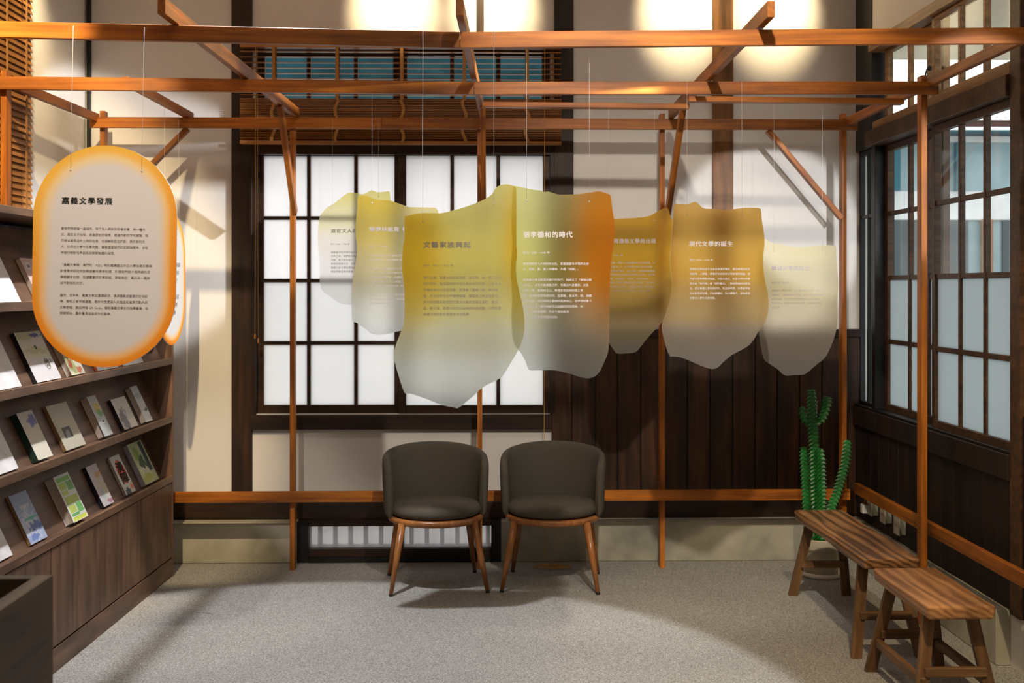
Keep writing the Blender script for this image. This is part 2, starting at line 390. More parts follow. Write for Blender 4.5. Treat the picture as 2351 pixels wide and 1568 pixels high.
# back wall with the window opening and the low floor window opening
WX0, WX1 = X_(583), X_(1263)
WZ0, WZ1 = Z_(950), Z_(342)
TZ0, TZ1 = Z_(326), Z_(118)           # transom behind the blind
VX0, VX1 = X_(690), X_(1143)          # floor window
VZ0, VZ1 = 0.0, 0.245
bmw = bmesh.new()
def wb(x0, x1, z0, z1): bm_box(bmw, x0, x1, YB, YB + 0.12, z0, z1)
wb(XL - 0.12, VX0, 0, WZ0); wb(VX1, XR + 0.12, 0, WZ0); wb(VX0, VX1, VZ1, WZ0)
wb(XL - 0.12, WX0, WZ0, TZ1); wb(WX1, XR + 0.12, WZ0, TZ1)
wb(WX0, WX1, WZ1, TZ0); wb(XL - 0.12, XR + 0.12, TZ1, ZC)
wall_back = from_bm('wall_back', bmw, M_PLASTER); tag(wall_back, 'cream plaster back wall with dark exposed posts', 'wall', kind='structure')
PB = YB - 0.02
def wpost(x0, x1, y0, y1, mat=M_DARKZ, d=0.02, name='post'):
    z0 = Z_(y1) if y1 < 1400 else 0.23
    return box(name, X_(x0), X_(x1), YB - d, YB + 0.02, z0, Z_(y0), mat, wall_back, 0.002)
wpost(533, 580, -260, 1172)
wpost(1272, 1316, -260, 770)
wpost(1635, 1682, -260, 758, M_POSTA)
wpost(1094, 1111, -260, 118, M_DARKZ, 0.014)
wpost(201, 210, -260, 1172, M_BLACK, 0.02)
box('lintel', X_(580), X_(1272), YB - 0.016, YB + 0.03, Z_(356), Z_(328), M_DARK, wall_back, 0.002)
box('lintel', X_(580), X_(1272), YB - 0.016, YB + 0.03, TZ1, TZ1 + 0.06, M_DARK, wall_back, 0.002)
box('window_sill', X_(578), X_(1266), YB - 0.04, YB + 0.03, Z_(984), Z_(951), M_DARK, wall_back, 0.003)
box('jamb', X_(1262), X_(1274), YB - 0.018, YB + 0.03, Z_(951), Z_(342), M_DARKZ, wall_back, 0.002)
box('jamb', X_(578), X_(588), YB - 0.018, YB + 0.03, Z_(951), Z_(342), M_DARKZ, wall_back, 0.002)
# sill beam along the foot of the wall
box('ground_sill_beam', XL + 0.0, XR, YB - 0.03, YB + 0.02, 0.232, Z_(1150), M_DARK, wall_back, 0.002)
box('backing', X_(1266), XR, YB - 0.006, YB + 0.005, 0.235, Z_(760), M_BLACK, wall_back)
# wainscot boards, one by one
edges = [1265, 1312, 1366, 1417, 1470, 1521, 1577, 1628, 1681, 1732, 1783, 1834, 1885, 1936, 1972]
for a, b in zip(edges, edges[1:]):
    box('board', X_(a) + 0.003, X_(b) - 0.003, YB - 0.016 + random.uniform(-.002, .002), YB + 0.01, Z_(1152), Z_(773), M_BOARD, wall_back, 0.003)
box('wainscot_cap', X_(1318), X_(1972), YB - 0.028, YB + 0.01, Z_(774), Z_(756), M_DARK, wall_back, 0.002)
# concrete plinth
PY = YB - 0.12
bb = struct('baseboard_back'); tag(bb, 'grey concrete plinth along the back wall', 'plinth')
box('plinth_block', XL, X_(682, PY), PY, YB + 0.01, 0, 0.229, M_CONC, bb, 0.004)
box('plinth_block', X_(1150, PY), XR, PY, YB + 0.01, 0, 0.229, M_CONC, bb, 0.004)

# ------------------------------------------------------------------ windows
def sash(parent, axis, a0, a1, z0, z1, cols, rows, depth0, depth, mat, panes, stile=0.035, rail=0.045, bar=0.022, gap_top=None):
    """axis 'x': sash in the XZ plane at y=depth0..; 'y': sash in the YZ plane at x=depth0.. ; cols/rows are inner edges"""
    def bb_(name, u0, u1, v0, v1, d0, d1, m, par):
        if axis == 'x': return box(name, u0, u1, d0, d1, v0, v1, m, par, 0.0015)
        return box(name, d0, d1, u0, u1, v0, v1, m, par, 0.0015)
    d0, d1 = depth0, depth0 + depth
    fr = bb_('sash', a0, a0 + stile, z0, z1, d0, d1, mat, parent)       # left stile carries the sash
    bm = bmesh.new()
    def add(u0, u1, v0, v1, e0=d0, e1=d1):
        c = fr.location
        if axis == 'x': bm_box(bm, u0-c.x, u1-c.x, e0-c.y, e1-c.y, v0-c.z, v1-c.z, 0.0015)
        else: bm_box(bm, e0-c.x, e1-c.x, u0-c.y, u1-c.y, v0-c.z, v1-c.z, 0.0015)
    add(a0, a0+stile, z0, z1); add(a1-stile, a1, z0, z1); add(a0+stile, a1-stile, z0, z0+rail); add(a0+stile, a1-stile, z1-rail*0.8, z1)
    me = bpy.data.meshes.new('sash'); bmesh.ops.recalc_face_normals(bm, faces=bm.faces); bm.to_mesh(me); bm.free(); me.materials.append(mat); fr.data = me
    us = [a0+stile] + list(cols) + [a1-stile]; vs = [z0+rail] + list(rows) + [z1-rail*0.8]
    off = fr.location
    def sub(name, u0, u1, v0, v1, e0, e1, m):
        o = bb_(name, u0, u1, v0, v1, e0, e1, m, fr); o.location = o.location - off; return o
    for c in cols: sub('muntin', c-bar/2, c+bar/2, z0+rail, z1-rail*0.8, d0+depth*0.12, d1-depth*0.12, mat)
    for r in rows: sub('muntin', a0+stile, a1-stile, r-bar/2, r+bar/2, d0+depth*0.2, d1-depth*0.2, mat)
    dm = (d0+d1)/2
    for i in range(len(us)-1):
        for j in range(len(vs)-1):
            u0 = us[i] + (bar/2 if i else 0); u1 = us[i+1] - (bar/2 if i < len(us)-2 else 0)
            v0 = vs[j] + (bar/2 if j else 0); v1 = vs[j+1] - (bar/2 if j < len(vs)-2 else 0)
            sub('pane', u0, u1, v0, v1, dm-0.0015, dm+0.0015, panes[j])
    return fr
win1 = struct('window_1'); tag(win1, 'two-sash grid window with frosted panes in the back wall', 'window')
rz = [Z_(y) for y in (788, 644, 500)]
sash(win1, 'x', X_(585), X_(921), WZ0, WZ1, [X_(706), X_(815)], rz, YB+0.045, 0.032, M_SASH, [M_FROST, M_FROST, M_HAZY, M_HAZY], stile=X_(602)-X_(585), rail=0.048, bar=0.021)
sash(win1, 'x', X_(915), X_(1264), WZ0, WZ1, [X_(1038), X_(1144)], rz, YB+0.010, 0.032, M_SASH, [M_FROST, M_FROST, M_HAZY, M_HAZY], stile=X_(932)-X_(915), rail=0.048, bar=0.021)
win2 = struct('window_2'); tag(win2, 'transom window behind the wooden blind', 'window')
sash(win2, 'x', X_(585), X_(921), TZ0, TZ1, [X_(706), X_(815)], [], YB+0.045, 0.032, M_DARK, [M_CLEAR], stile=0.05, rail=0.03, bar=0.025)
sash(win2, 'x', X_(915), X_(1264), TZ0, TZ1, [X_(1038), X_(1144)], [], YB+0.010, 0.032, M_DARK, [M_CLEAR], stile=0.05, rail=0.03, bar=0.025)
win3 = struct('window_3'); tag(win3, 'low floor window with dark frame behind the chairs', 'window')
VP = PY + 0.015
box('frame_post', X_(682, VP), X_(709, VP), PY + 0.0, YB + 0.02, 0.0, 0.232, M_BLACK, win3, 0.002)
box('frame_post', X_(1128, VP), X_(1150, VP), PY + 0.0, YB + 0.02, 0.0, 0.232, M_BLACK, win3, 0.002)
box('frame_rail', X_(709, VP), X_(1128, VP), PY + 0.005, YB + 0.02, 0.205, 0.232, M_DARK, win3, 0.002)
box('frame_rail', X_(709, VP), X_(1128, VP), PY + 0.005, YB + 0.02, 0.03, Z_(1258, VP), M_DARK, win3, 0.002)
box('threshold', X_(709, VP), X_(1128, VP), PY - 0.005, YB + 0.02, 0.0, 0.03, M_BLACK, win3, 0.002)
box('meeting_stile', X_(912, VP), X_(926, VP), PY + 0.012, YB + 0.01, Z_(1258, VP), 0.205, M_DARK, win3, 0.002)
for a, b in ((709, 912), (926, 1128)):
    box('pane', X_(a, VP), X_(b, VP), YB - 0.062, YB - 0.059, Z_(1258, VP), 0.205, M_HAZY, win3)
for k in range(12):
    px = 728 + k * 35.2
    box('grille_bar', X_(px, YB), X_(px + 10, YB), YB + 0.03, YB + 0.055, 0.03, 0.24, M_STEM, win3, 0.002)

# ------------------------------------------------------------------ right wall
bmr = bmesh.new()
def wr(y0, y1, z0, z1): bm_box(bmr, XR + 0.005, XR + 0.12, y0, y1, z0, z1)
RZ0, RZ1 = 0.875, 2.345
RY0, RY1 = Yr(2325), 6.72
wr(-2.0, 4.0, 0, ZC); wr(4.0, RY0 - 0.05, 0, ZC)
wr(RY0 - 0.05, YB + 0.12, 0, RZ0); wr(RY0 - 0.05, YB + 0.12, 2.93, ZC)
wall_right = from_bm('wall_right', bmr, M_PLASTER); tag(wall_right, 'plaster wall with timber windows on the right side', 'wall', kind='structure')
def rbox(name, y0, y1, z0, z1, mat, d=0.02, back=0.06, bv=0.002): return box(name, XR - d, XR + back, y0, y1, z0, z1, mat, wall_right, bv)
rbox('post', Yr(2349), Yr(2325), 0.22, ZC, M_SASHR, 0.012, 0.11)
rbox('corner_post', 6.93, YB, 2.345, ZC, M_BLACK, 0.0, 0.11); rbox('corner_post', 6.755, 6.925, 2.345, ZC, M_BLACK, 0.0, 0.11)
rbox('sill_board', RY0, YB - 0.002, 0.873, 0.885, M_BLACK, 0.010, 0.11)
rbox('window_post', 6.70, 6.755, 0.885, 2.345, M_BLACK, 0.0, 0.11)
rbox('header_beam', RY0, 6.78, 2.345, 2.432, M_SASHR, 0.03, 0.09, 0.003)
rbox('transom_sill', RY0, 6.70, 2.434, 2.475, M_AMBER, 0.014, 0.09)
rbox('upper_header', RY0, 6.76, 2.87, 2.925, M_AMBER, 0.02, 0.09)
rbox('sill_beam', RY0, YB - 0.002, 0.765, 0.872, M_BOARDR, 0.022, 0.09, 0.003)
box('backing', XR - 0.0005, XR + 0.02, 4.2, YB - 0.001, 0.235, 0.868, M_BLACK, wall_right)
yb = Yr(2325)
k = 0
while yb < YB - 0.03:
    y2 = min(yb + 0.151, YB - 0.002)
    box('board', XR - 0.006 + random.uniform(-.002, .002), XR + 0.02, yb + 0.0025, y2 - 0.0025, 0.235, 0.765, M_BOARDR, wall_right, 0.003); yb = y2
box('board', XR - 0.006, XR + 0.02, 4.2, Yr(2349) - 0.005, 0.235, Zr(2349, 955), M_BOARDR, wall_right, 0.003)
br = struct('baseboard_right'); tag(br, 'grey concrete plinth under the right windows', 'plinth')
box('plinth_block', 2.118, XR + 0.10, 4.975, PY, 0, 0.232, M_CONC, br, 0.004)

win4 = struct('window_4'); tag(win4, 'tall sliding grid windows in the right wall', 'window')
rows = [1.262, 1.612, 1.966]
sash(win4, 'y', 5.845, 6.70, RZ0, RZ1 - 0.003, [6.06, 6.335], rows, XR + 0.055, 0.034, M_SASHR, [M_FROSTR, M_FROSTR, M_CLEAR, M_CLEAR], stile=0.045, rail=0.043, bar=0.024)
sash(win4, 'y', RY0, 5.88, RZ0, RZ1 - 0.003, [5.27, 5.55], rows, XR + 0.012, 0.034, M_SASHR, [M_FROSTR, M_FROSTR, M_CLEAR, M_CLEAR], stile=0.040, rail=0.043, bar=0.024)
win5 = struct('window_5'); tag(win5, 'short transom windows high in the right wall', 'window')
sash(win5, 'y', 5.845, 6.70, 2.478, 2.868, [6.06, 6.335], [], XR + 0.055, 0.034, M_AMBER, [M_CLEAR], stile=0.04, rail=0.02, bar=0.028)
sash(win5, 'y', RY0, 5.88, 2.478, 2.868, [5.27, 5.55], [], XR + 0.012, 0.034, M_AMBER, [M_CLEAR], stile=0.035, rail=0.02, bar=0.028)
reflect_strips = struct('corner_reflection_strips'); tag(reflect_strips, 'narrow dark glass strips imitating reflections on the back right corner post', 'window')  # added glass strips stand in for reflections on the glossy corner post
sash(reflect_strips, 'y', 6.757, YB - 0.004, RZ0, 2.343, [6.905], [1.966], XR + 0.02, 0.03, M_BLACK, [M_CLEAR, M_CLEAR], stile=0.02, rail=0.03, bar=0.02)
lt = bmesh.new(); bm_tube(lt, [(XR + 0.0, 5.86, 2.62), (XR - 0.018, 5.86, 2.62), (XR - 0.02, 5.87, 2.60), (XR - 0.02, 5.93, 2.52)], 0.004, 6)
bmesh.ops.create_uvsphere(lt, u_segments=8, v_segments=6, radius=0.012, matrix=Matrix.Translation((XR - 0.006, 5.86, 2.622)))
from_bm('window_latch', lt, M_STEM, win5, True)

# ================================================================== TIMBER FRAME
LW, LH = 0.027, 0.058
perg = thing('timber_frame', 'orange-brown cedar lattice frame standing on thin posts across the room', 'frame', (0, 6.72, 0))
def pb(name, p0, p1, w=LW, h=LH, **kw):
    o = Vector((0, 6.72, 0))
    return beam(name, Vector(p0) - o, Vector(p1) - o, w, h, M_FRAME, perg, **kw)
Y1, Y2, Y3 = 4.45, 5.575, 6.765
RT = 2.490                       # top of the row beams
zc = RT - LH / 2
# front row: two lengths that sag to the joint in the middle
xj = atY(1056, 661, Y1).x
pb('row_beam', (-2.75, Y1, zc + 0.047), (xj - 0.001, Y1, zc - 0.002)); pb('row_beam', (xj + 0.001, Y1, zc - 0.002), (2.42, Y1, zc + 0.031))
xj = atY(1088, 661, Y2).x
pb('row_beam', (-2.235, Y2 - 0.045, zc + 0.016), (xj - 0.001, Y2 - 0.045, zc)); pb('row_beam', (xj + 0.001, Y2 - 0.045, zc), (2.085, Y2 - 0.045, zc + 0.010))
pb('row_beam', (atY(213, 661, Y3).x, Y3 - 0.045, zc), (-0.55, Y3 - 0.045, zc)); pb('row_beam', (-0.549, Y3 - 0.045, zc), (atY(1962, 661, Y3).x, Y3 - 0.045, zc))
# posts (narrow face to the viewer)
posts = [(-1.046, Y3, 2.47), (-0.012, Y3, 2.47), (1.003, Y3, 2.525), (2.02, Y3, 2.53), (-2.085, Y3, 2.53), (2.035, Y2, 2.535), (-2.16, Y2, 2.54)]
for x, y, zt in posts:
    pb('post', (x, y + 0.016, 0), (x, y + 0.016, zt), 0.027, 0.060, up=(0, 1, 0))
# depth beams lying on the rows
dz = RT + LH / 2
def depth(xn, yn, xf, yf, h=LH, w=LW, lift=0.0): return pb('depth_beam', (xn, yn, RT + h/2 + lift + (0.02 if yn < 4.6 else 0)), (xf, yf, RT + h/2), w, h)
depth(-1.115, 4.27, -1.02, 6.75); depth(-0.078, 4.27, 0.004, 6.74); depth(1.018, 4.27, 1.045, 6.73)
depth(-1.635, 5.64, -1.615, 6.80, 0.036, 0.038)
pb('depth_beam', (2.05, 4.20, 2.508), (2.05, Y2 - 0.02, 2.500), 0.027, 0.045); pb('depth_beam', (2.05, Y2 + 0.05, 2.496), (2.035, Y3 - 0.02, 2.482), 0.027, 0.045)
pb('depth_beam', (-2.18, 4.20, 2.502), (-2.18, Y2 - 0.02, 2.500), 0.027, 0.045); pb('depth_beam', (-2.15, Y2 + 0.05, 2.492), (-2.11, Y3 - 0.02, 2.488), 0.027, 0.045)
# flat hanging battens between the depth beams
pb('batten', (0.0, 6.12, 2.475), (1.04, 6.12, 2.469), 0.058, 0.026); pb('batten', (1.0, 5.90, 2.472), (2.05, 5.90, 2.464), 0.058, 0.026)
# braces
for x in (-1.046, -0.012, 1.003):
    xt = {-1.046: -1.035, -0.012: 0.004, 1.003: 1.04}[x]
    pb('brace', (xt, 6.28, 2.495), (x + (0.022 if x < 0.5 else 0.02), 6.70, 1.965), 0.027, 0.05)
pb('brace', (atY(1762, 306, Y3).x, Y3 - 0.005, 2.435), (2.005, Y3 - 0.005, 1.945), 0.027, 0.05, up=(0, 1, 0))
pb('brace', (atY(432, 300, Y3).x, Y3 - 0.005, 2.435), (-2.07, Y3 - 0.005, 1.975), 0.027, 0.05, up=(0, 1, 0))
# low rails
pb('rail', (-2.08, 6.705, 0.414), (0.35, 6.705, 0.414)); pb('rail', (0.352, 6.705, 0.414), (2.035, 6.705, 0.414))
pb('rail', (2.083, 6.73, 0.444), (2.083, 4.2, 0.436))

# ================================================================== HANGING PANELS
def acrylic(name, stops, spots, frost=0.34):
    """printed frosted acrylic: stops = [(height, colour)], spots = [(x, z, radius, colour, strength)] in the panel's own metres"""
    m, nt, b = new_mat(name)
    tc = N(nt, 'ShaderNodeTexCoord'); sp = N(nt, 'ShaderNodeSeparateXYZ'); nt.links.new(tc.outputs['Object'], sp.inputs[0])
    lo, hi = stops[0][0], stops[-1][0]
    mr = N(nt, 'ShaderNodeMapRange'); mr.inputs['From Min'].default_value = lo; mr.inputs['From Max'].default_value = hi
    nt.links.new(sp.outputs['Z'], mr.inputs['Value'])
    r = ramp(nt, [((z - lo) / (hi - lo), c) for z, c in stops], 'EASE'); nt.links.new(mr.outputs[0], r.inputs['Fac'])
    col = r.outputs['Color']
    for x, z, rad, c, st in spots:
        rx, rz_ = rad if isinstance(rad, tuple) else (rad, rad)
        sub = N(nt, 'ShaderNodeVectorMath', operation='SUBTRACT'); sub.inputs[1].default_value = (x, 0, z); nt.links.new(tc.outputs['Object'], sub.inputs[0])
        mul = N(nt, 'ShaderNodeVectorMath', operation='MULTIPLY'); mul.inputs[1].default_value = (1 / rx, 0, 1 / rz_); nt.links.new(sub.outputs[0], mul.inputs[0])
        ln = N(nt, 'ShaderNodeVectorMath', operation='LENGTH'); nt.links.new(mul.outputs[0], ln.inputs[0])
        m2 = N(nt, 'ShaderNodeMapRange', interpolation_type='SMOOTHSTEP'); m2.inputs['From Min'].default_value = 1.0; m2.inputs['From Max'].default_value = 0.15
        m2.inputs['To Min'].default_value = 0; m2.inputs['To Max'].default_value = st; nt.links.new(ln.outputs['Value'], m2.inputs['Value'])
        mx = N(nt, 'ShaderNodeMix', data_type='RGBA'); mx.inputs[7].default_value = (*c, 1)
        nt.links.new(m2.outputs[0], mx.inputs[0]); nt.links.new(col, mx.inputs[6]); col = mx.outputs[2]
    # printed film on the front face: tinted light passes through, is spread by the frosting, and a share is scattered back
    rf = N(nt, 'ShaderNodeBsdfRefraction'); rf.inputs['Roughness'].default_value = 0.30; rf.inputs['IOR'].default_value = 1.45
    nt.links.new(col, rf.inputs['Color'])
    tl = N(nt, 'ShaderNodeBsdfTranslucent'); nt.links.new(col, tl.inputs['Color'])
    df = N(nt, 'ShaderNodeBsdfDiffuse'); nt.links.new(col, df.inputs['Color'])
    gl = N(nt, 'ShaderNodeBsdfGlossy'); gl.inputs['Roughness'].default_value = 0.35
    a = N(nt, 'ShaderNodeMixShader'); a.inputs[0].default_value = 0.50; nt.links.new(tl.outputs[0], a.inputs[1]); nt.links.new(df.outputs[0], a.inputs[2])
    c2 = N(nt, 'ShaderNodeMixShader'); c2.inputs[0].default_value = frost; nt.links.new(rf.outputs[0], c2.inputs[1]); nt.links.new(a.outputs[0], c2.inputs[2])
    d2 = N(nt, 'ShaderNodeMixShader'); d2.inputs[0].default_value = 0.04; nt.links.new(c2.outputs[0], d2.inputs[1]); nt.links.new(gl.outputs[0], d2.inputs[2])
    nt.links.new(d2.outputs[0], nt.nodes['Material Output'].inputs[0]); nt.nodes.remove(b)
    return m
def polished_back():
    m, nt, b = new_mat('polished_acrylic_back')
    rf = N(nt, 'ShaderNodeBsdfRefraction'); rf.inputs['Roughness'].default_value = 0.0; rf.inputs['IOR'].default_value = 1.45
    nt.links.new(rf.outputs[0], nt.nodes['Material Output'].inputs[0]); nt.nodes.remove(b); return m
M_BACK = polished_back()
def cut_edge():
    m, nt, b = new_mat('cut_acrylic_edge')
    tr = N(nt, 'ShaderNodeBsdfTransparent'); df = N(nt, 'ShaderNodeBsdfDiffuse'); df.inputs[0].default_value = (0.9, 0.87, 0.82, 1)
    tl = N(nt, 'ShaderNodeBsdfTranslucent'); tl.inputs[0].default_value = (0.9, 0.87, 0.82, 1)
    a = N(nt, 'ShaderNodeMixShader'); nt.links.new(df.outputs[0], a.inputs[1]); nt.links.new(tl.outputs[0], a.inputs[2])
    c = N(nt, 'ShaderNodeMixShader'); c.inputs[0].default_value = 0.45; nt.links.new(tr.outputs[0], c.inputs[1]); nt.links.new(a.outputs[0], c.inputs[2])
    nt.links.new(c.outputs[0], nt.nodes['Material Output'].inputs[0]); nt.nodes.remove(b); return m
M_EDGE = cut_edge()

def smooth_loop(pts, sub=4):
    out = []; n = len(pts)
    for i in range(n):
        p0, p1, p2, p3 = pts[i-1], pts[i], pts[(i+1) % n], pts[(i+2) % n]
        for k in range(sub):
            t = k / sub
            out.append(tuple(0.5 * (2*b + (c-a)*t + (2*a-5*b+4*c-d)*t*t + (-a+3*b-3*c+d)*t**3) for a, b, c, d in zip(p0, p1, p2, p3)))
    return out
def slab(name, loop, thick, mats, parent, inset=0.0008):
    """loop of (x, z); front at y=-thick/2; mats = face, edge"""
    bm = bmesh.new(); n = len(loop)
    if sum(loop[k-1][0] * loop[k][1] - loop[k][0] * loop[k-1][1] for k in range(n)) < 0: loop = loop[::-1]     # counter-clockwise seen from the front
    f = [bm.verts.new((x, -thick/2, z)) for x, z in loop]; b = [bm.verts.new((x, thick/2, z)) for x, z in loop]
    for t3 in tessellate_polygon([[Vector((x, z, 0)) for x, z in loop]]):
        p, q, r = t3
        ar = (loop[q][0]-loop[p][0])*(loop[r][1]-loop[p][1]) - (loop[r][0]-loop[p][0])*(loop[q][1]-loop[p][1])
        if ar < 0: q, r = r, q
        bm.faces.new((f[p], f[q], f[r])); bk = bm.faces.new((b[p], b[r], b[q]))
        if len(mats) > 2: bk.material_index = 2
    for i in range(n):
        q = bm.faces.new((f[(i+1) % n], f[i], b[i], b[(i+1) % n])); q.material_index = 1
    me = bpy.data.meshes.new(name); bm.to_mesh(me); bm.free()
    return link(name, me, list(mats), parent)
def string_part(parent, p0, p1, r=0.00045, bead=0.0028):
    bm = bmesh.new(); bm_tube(bm, [p0, p1], r, 5)
    bmesh.ops.create_uvsphere(bm, u_segments=6, v_segments=5, radius=bead, matrix=Matrix.Translation(p1))
    return from_bm('string', bm, M_STRING, parent, True)

def clen(l): return sum(0.55 if ord(ch) < 256 else 1.0 for ch in l)
def paragraphs(body, W, Hh):
    lines = body.split('\n'); n = len(lines); mx = max(clen(l) for l in lines); cw = W / mx; g = 0.92 * cw
    pitch = (Hh - g) / (n - 1) if n > 1 else 0
    ls = pitch / cw * ADV / LINEH if n > 1 else 1.0
    out = []; s0 = 0
    for par in body.split('\n\n'):
        pl = par.split('\n'); m = len(pl)
        out.append((par, ls, s0 * pitch, W * max(clen(l) for l in pl) / mx, (m - 1) * pitch + g if n > 1 else Hh))
        s0 += m + 1
    return out
GRP = 'frosted acrylic wave panels'
def wave_panel(label, Y, crop, sc, pts, stops_px, spots_px, strings, texts, ink, frost=0.34, ystr=0.0, tops=None):
    ox, oy = crop
    P = [(ox + x * sc, oy + y * sc) for x, y in pts]
    x0 = sum(p[0] for p in P) / len(P); ytop = min(p[1] for p in P)
    O = atY(x0, ytop, Y)
    k = (atY(x0 + 1, 661, Y).x - atY(x0, 661, Y).x); kz = (atY(x0, 660, Y).z - atY(x0, 661, Y).z)
    loop = []
    for px, py in P:
        w_ = atY(px, py, Y); loop.append((w_.x - O.x, w_.z - O.z))
    loop = smooth_loop(loop, 4)
    t = thing('wave_panel', label, 'panel', O, 0, GRP)
    lx = lambda px: atY(px, 661, Y).x - O.x
    lz = lambda py: atY(x0, py, Y).z - O.z
    mat = acrylic('print_' + label.split(' panel')[0].replace(' ', '_'), [(lz(y), c) for y, c in stops_px],
                  [(lx(x), lz(y), (rx * k, ry * kz), c, s) for x, y, rx, ry, c, s in spots_px], frost)
    slab('sheet', loop, 0.004, (mat, M_EDGE, M_BACK), t)
    for (tx, ty), (bx, by) in strings:
        wt = atY(tx, ty, Y); wb_ = atY(bx, by, Y)
        yo = ystr
        string_part(t, (wb_.x - O.x, yo, RT - O.z + 0.002 if tops is None else tops - O.z), (wb_.x - O.x, -0.004, wb_.z - O.z))
    for kind, body, a, b_, c, d in texts:
        bold = 0.020 if kind == 'title' else (0.012 if ink is M_INKW else 0.0)
        nm = {'title': 'title_text', 'date': 'date_text', 'body': 'body_text'}[kind]
        for frag, fx, fy, fw, fh in paragraphs(body, c - a, d - b_):
            me = text_mesh(frag, fw * k, fh * kz, bold, 2 if kind == 'title' else 1, spacing=1.12 if kind == 'title' else 1.0, line=fx)
            o = link(nm, me, ink, t)
            w_ = atY(a, b_ + fy, Y); o.location = (w_.x - O.x, -0.0027, w_.z - O.z)
    return t

YEL, LIME, AMB, ORG, STRAW, PALE, CLR = (0.86, 0.62, 0.13), (0.66, 0.60, 0.16), (0.85, 0.47, 0.03), (0.84, 0.32, 0.03), (0.84, 0.74, 0.40), (0.93, 0.88, 0.62), (0.86, 0.86, 0.82)
# 1: far left, over the window
wave_panel('pale yellow frosted panel hanging leftmost in front of the grid window', 6.70, (690, 400), 0.2551,
  [(155,560),(160,480),(170,395),(190,355),(240,300),(290,270),(350,225),(400,185),(440,168),(500,170),(550,180),(590,170),(620,152),(650,147),(680,158),(710,162),(770,155),(800,158),(806,200),(812,240),(815,400),(805,600),(815,800),(800,950),(785,1040),(720,1120),(600,1160),(500,1178),(450,1176),(390,1168),(330,1150),(260,1095),(200,1050),(178,1000),(172,930),(178,850),(170,750),(160,650)],
  [(702, (0.95, 0.95, 0.94)), (620, (0.98, 0.94, 0.91)), (560, (0.95, 0.90, 0.80)), (500, (0.93, 0.86, 0.52)), (437, (0.88, 0.79, 0.28))], [],
  [((763, 276), (763, 480)), ((868, 276), (869, 452))],
  [('title', '遊宦文人的詩文', 760, 525.5, 845, 534.5), ('date', '西元 1685－1784 年', 759, 558, 803, 562.5),
   ('body', '嘉義最早的文學作品多出自清代宦遊臺灣的\n文人之手，他們在任內走訪諸羅各地，寫景\n抒懷，留下許多詩文，記錄山川風土與民情\n風俗的樣貌之多，流傳後世，這些文字成為\n嘉義古典文學的開端與重要根基，也讓後人\n得以想像當年的景致。', 760, 576.5, 868, 626)], M_INKO, 0.16, -0.0, None)
# 2
wave_panel('yellow frosted panel with wavy left edge overlapping the leftmost pale one', 5.53, (690, 400), 0.2551,
  [(515,215),(540,195),(570,190),(600,195),(650,215),(700,230),(800,237),(870,258),(940,283),(980,295),(1080,297),(1150,300),(1210,302),(1230,320),(1240,350),(1240,500),(1230,700),(1240,900),(1230,1100),(1215,1250),(1150,1330),(1060,1370),(920,1405),(850,1420),(780,1438),(700,1445),(640,1435),(600,1405),(560,1375),(510,1340),(465,1310),(460,1200),(458,1080),(470,950),(490,830),(507,720),(508,640),(498,560),(497,440),(510,330)],
  [(770, (0.95, 0.96, 0.95)), (700, (0.95, 0.92, 0.80)), (620, (0.93, 0.84, 0.46)), (540, (0.93, 0.77, 0.25)), (446, (0.92, 0.71, 0.14))],
  [(975, 560, 90, 170, (0.82, 0.80, 0.56), 0.7)],
  [((856, 222), (854, 466)), ((975, 222), (970, 500))],
  [('title', '陳夢林編寫《諸羅縣志》', 849, 521, 993, 531.5), ('date', '西元 1720 年前後', 849, 563, 891, 568),
   ('body', '為了讓這片土地的人事物留下完整紀錄，清廷邀請陳夢林\n來台編寫縣志，這是諸羅第一部方志，影響深遠。\n\n陳夢林採訪了諸羅各地的山川風俗，走遍海濱與山區，並\n在文字中記錄平埔族人與漢人生活的樣貌，成為研究嘉義\n早期歷史的重要文獻，也讓後人看見，詩歌寫景中的土地\n《諸羅縣志》，「玉山」的雪，登高遠望的詩篇，皆在其\n中，細膩地描繪風土與人情，至今仍被傳誦不已。\n\n在編撰的過程中，他寫下許多詩作與文章，被後世譽為臺\n灣方志書寫的典範之一，為往後的文學發展留下伏筆，並\n啟發無數後來的書寫者。', 849, 584, 985, 699)], M_INKT, 0.20)
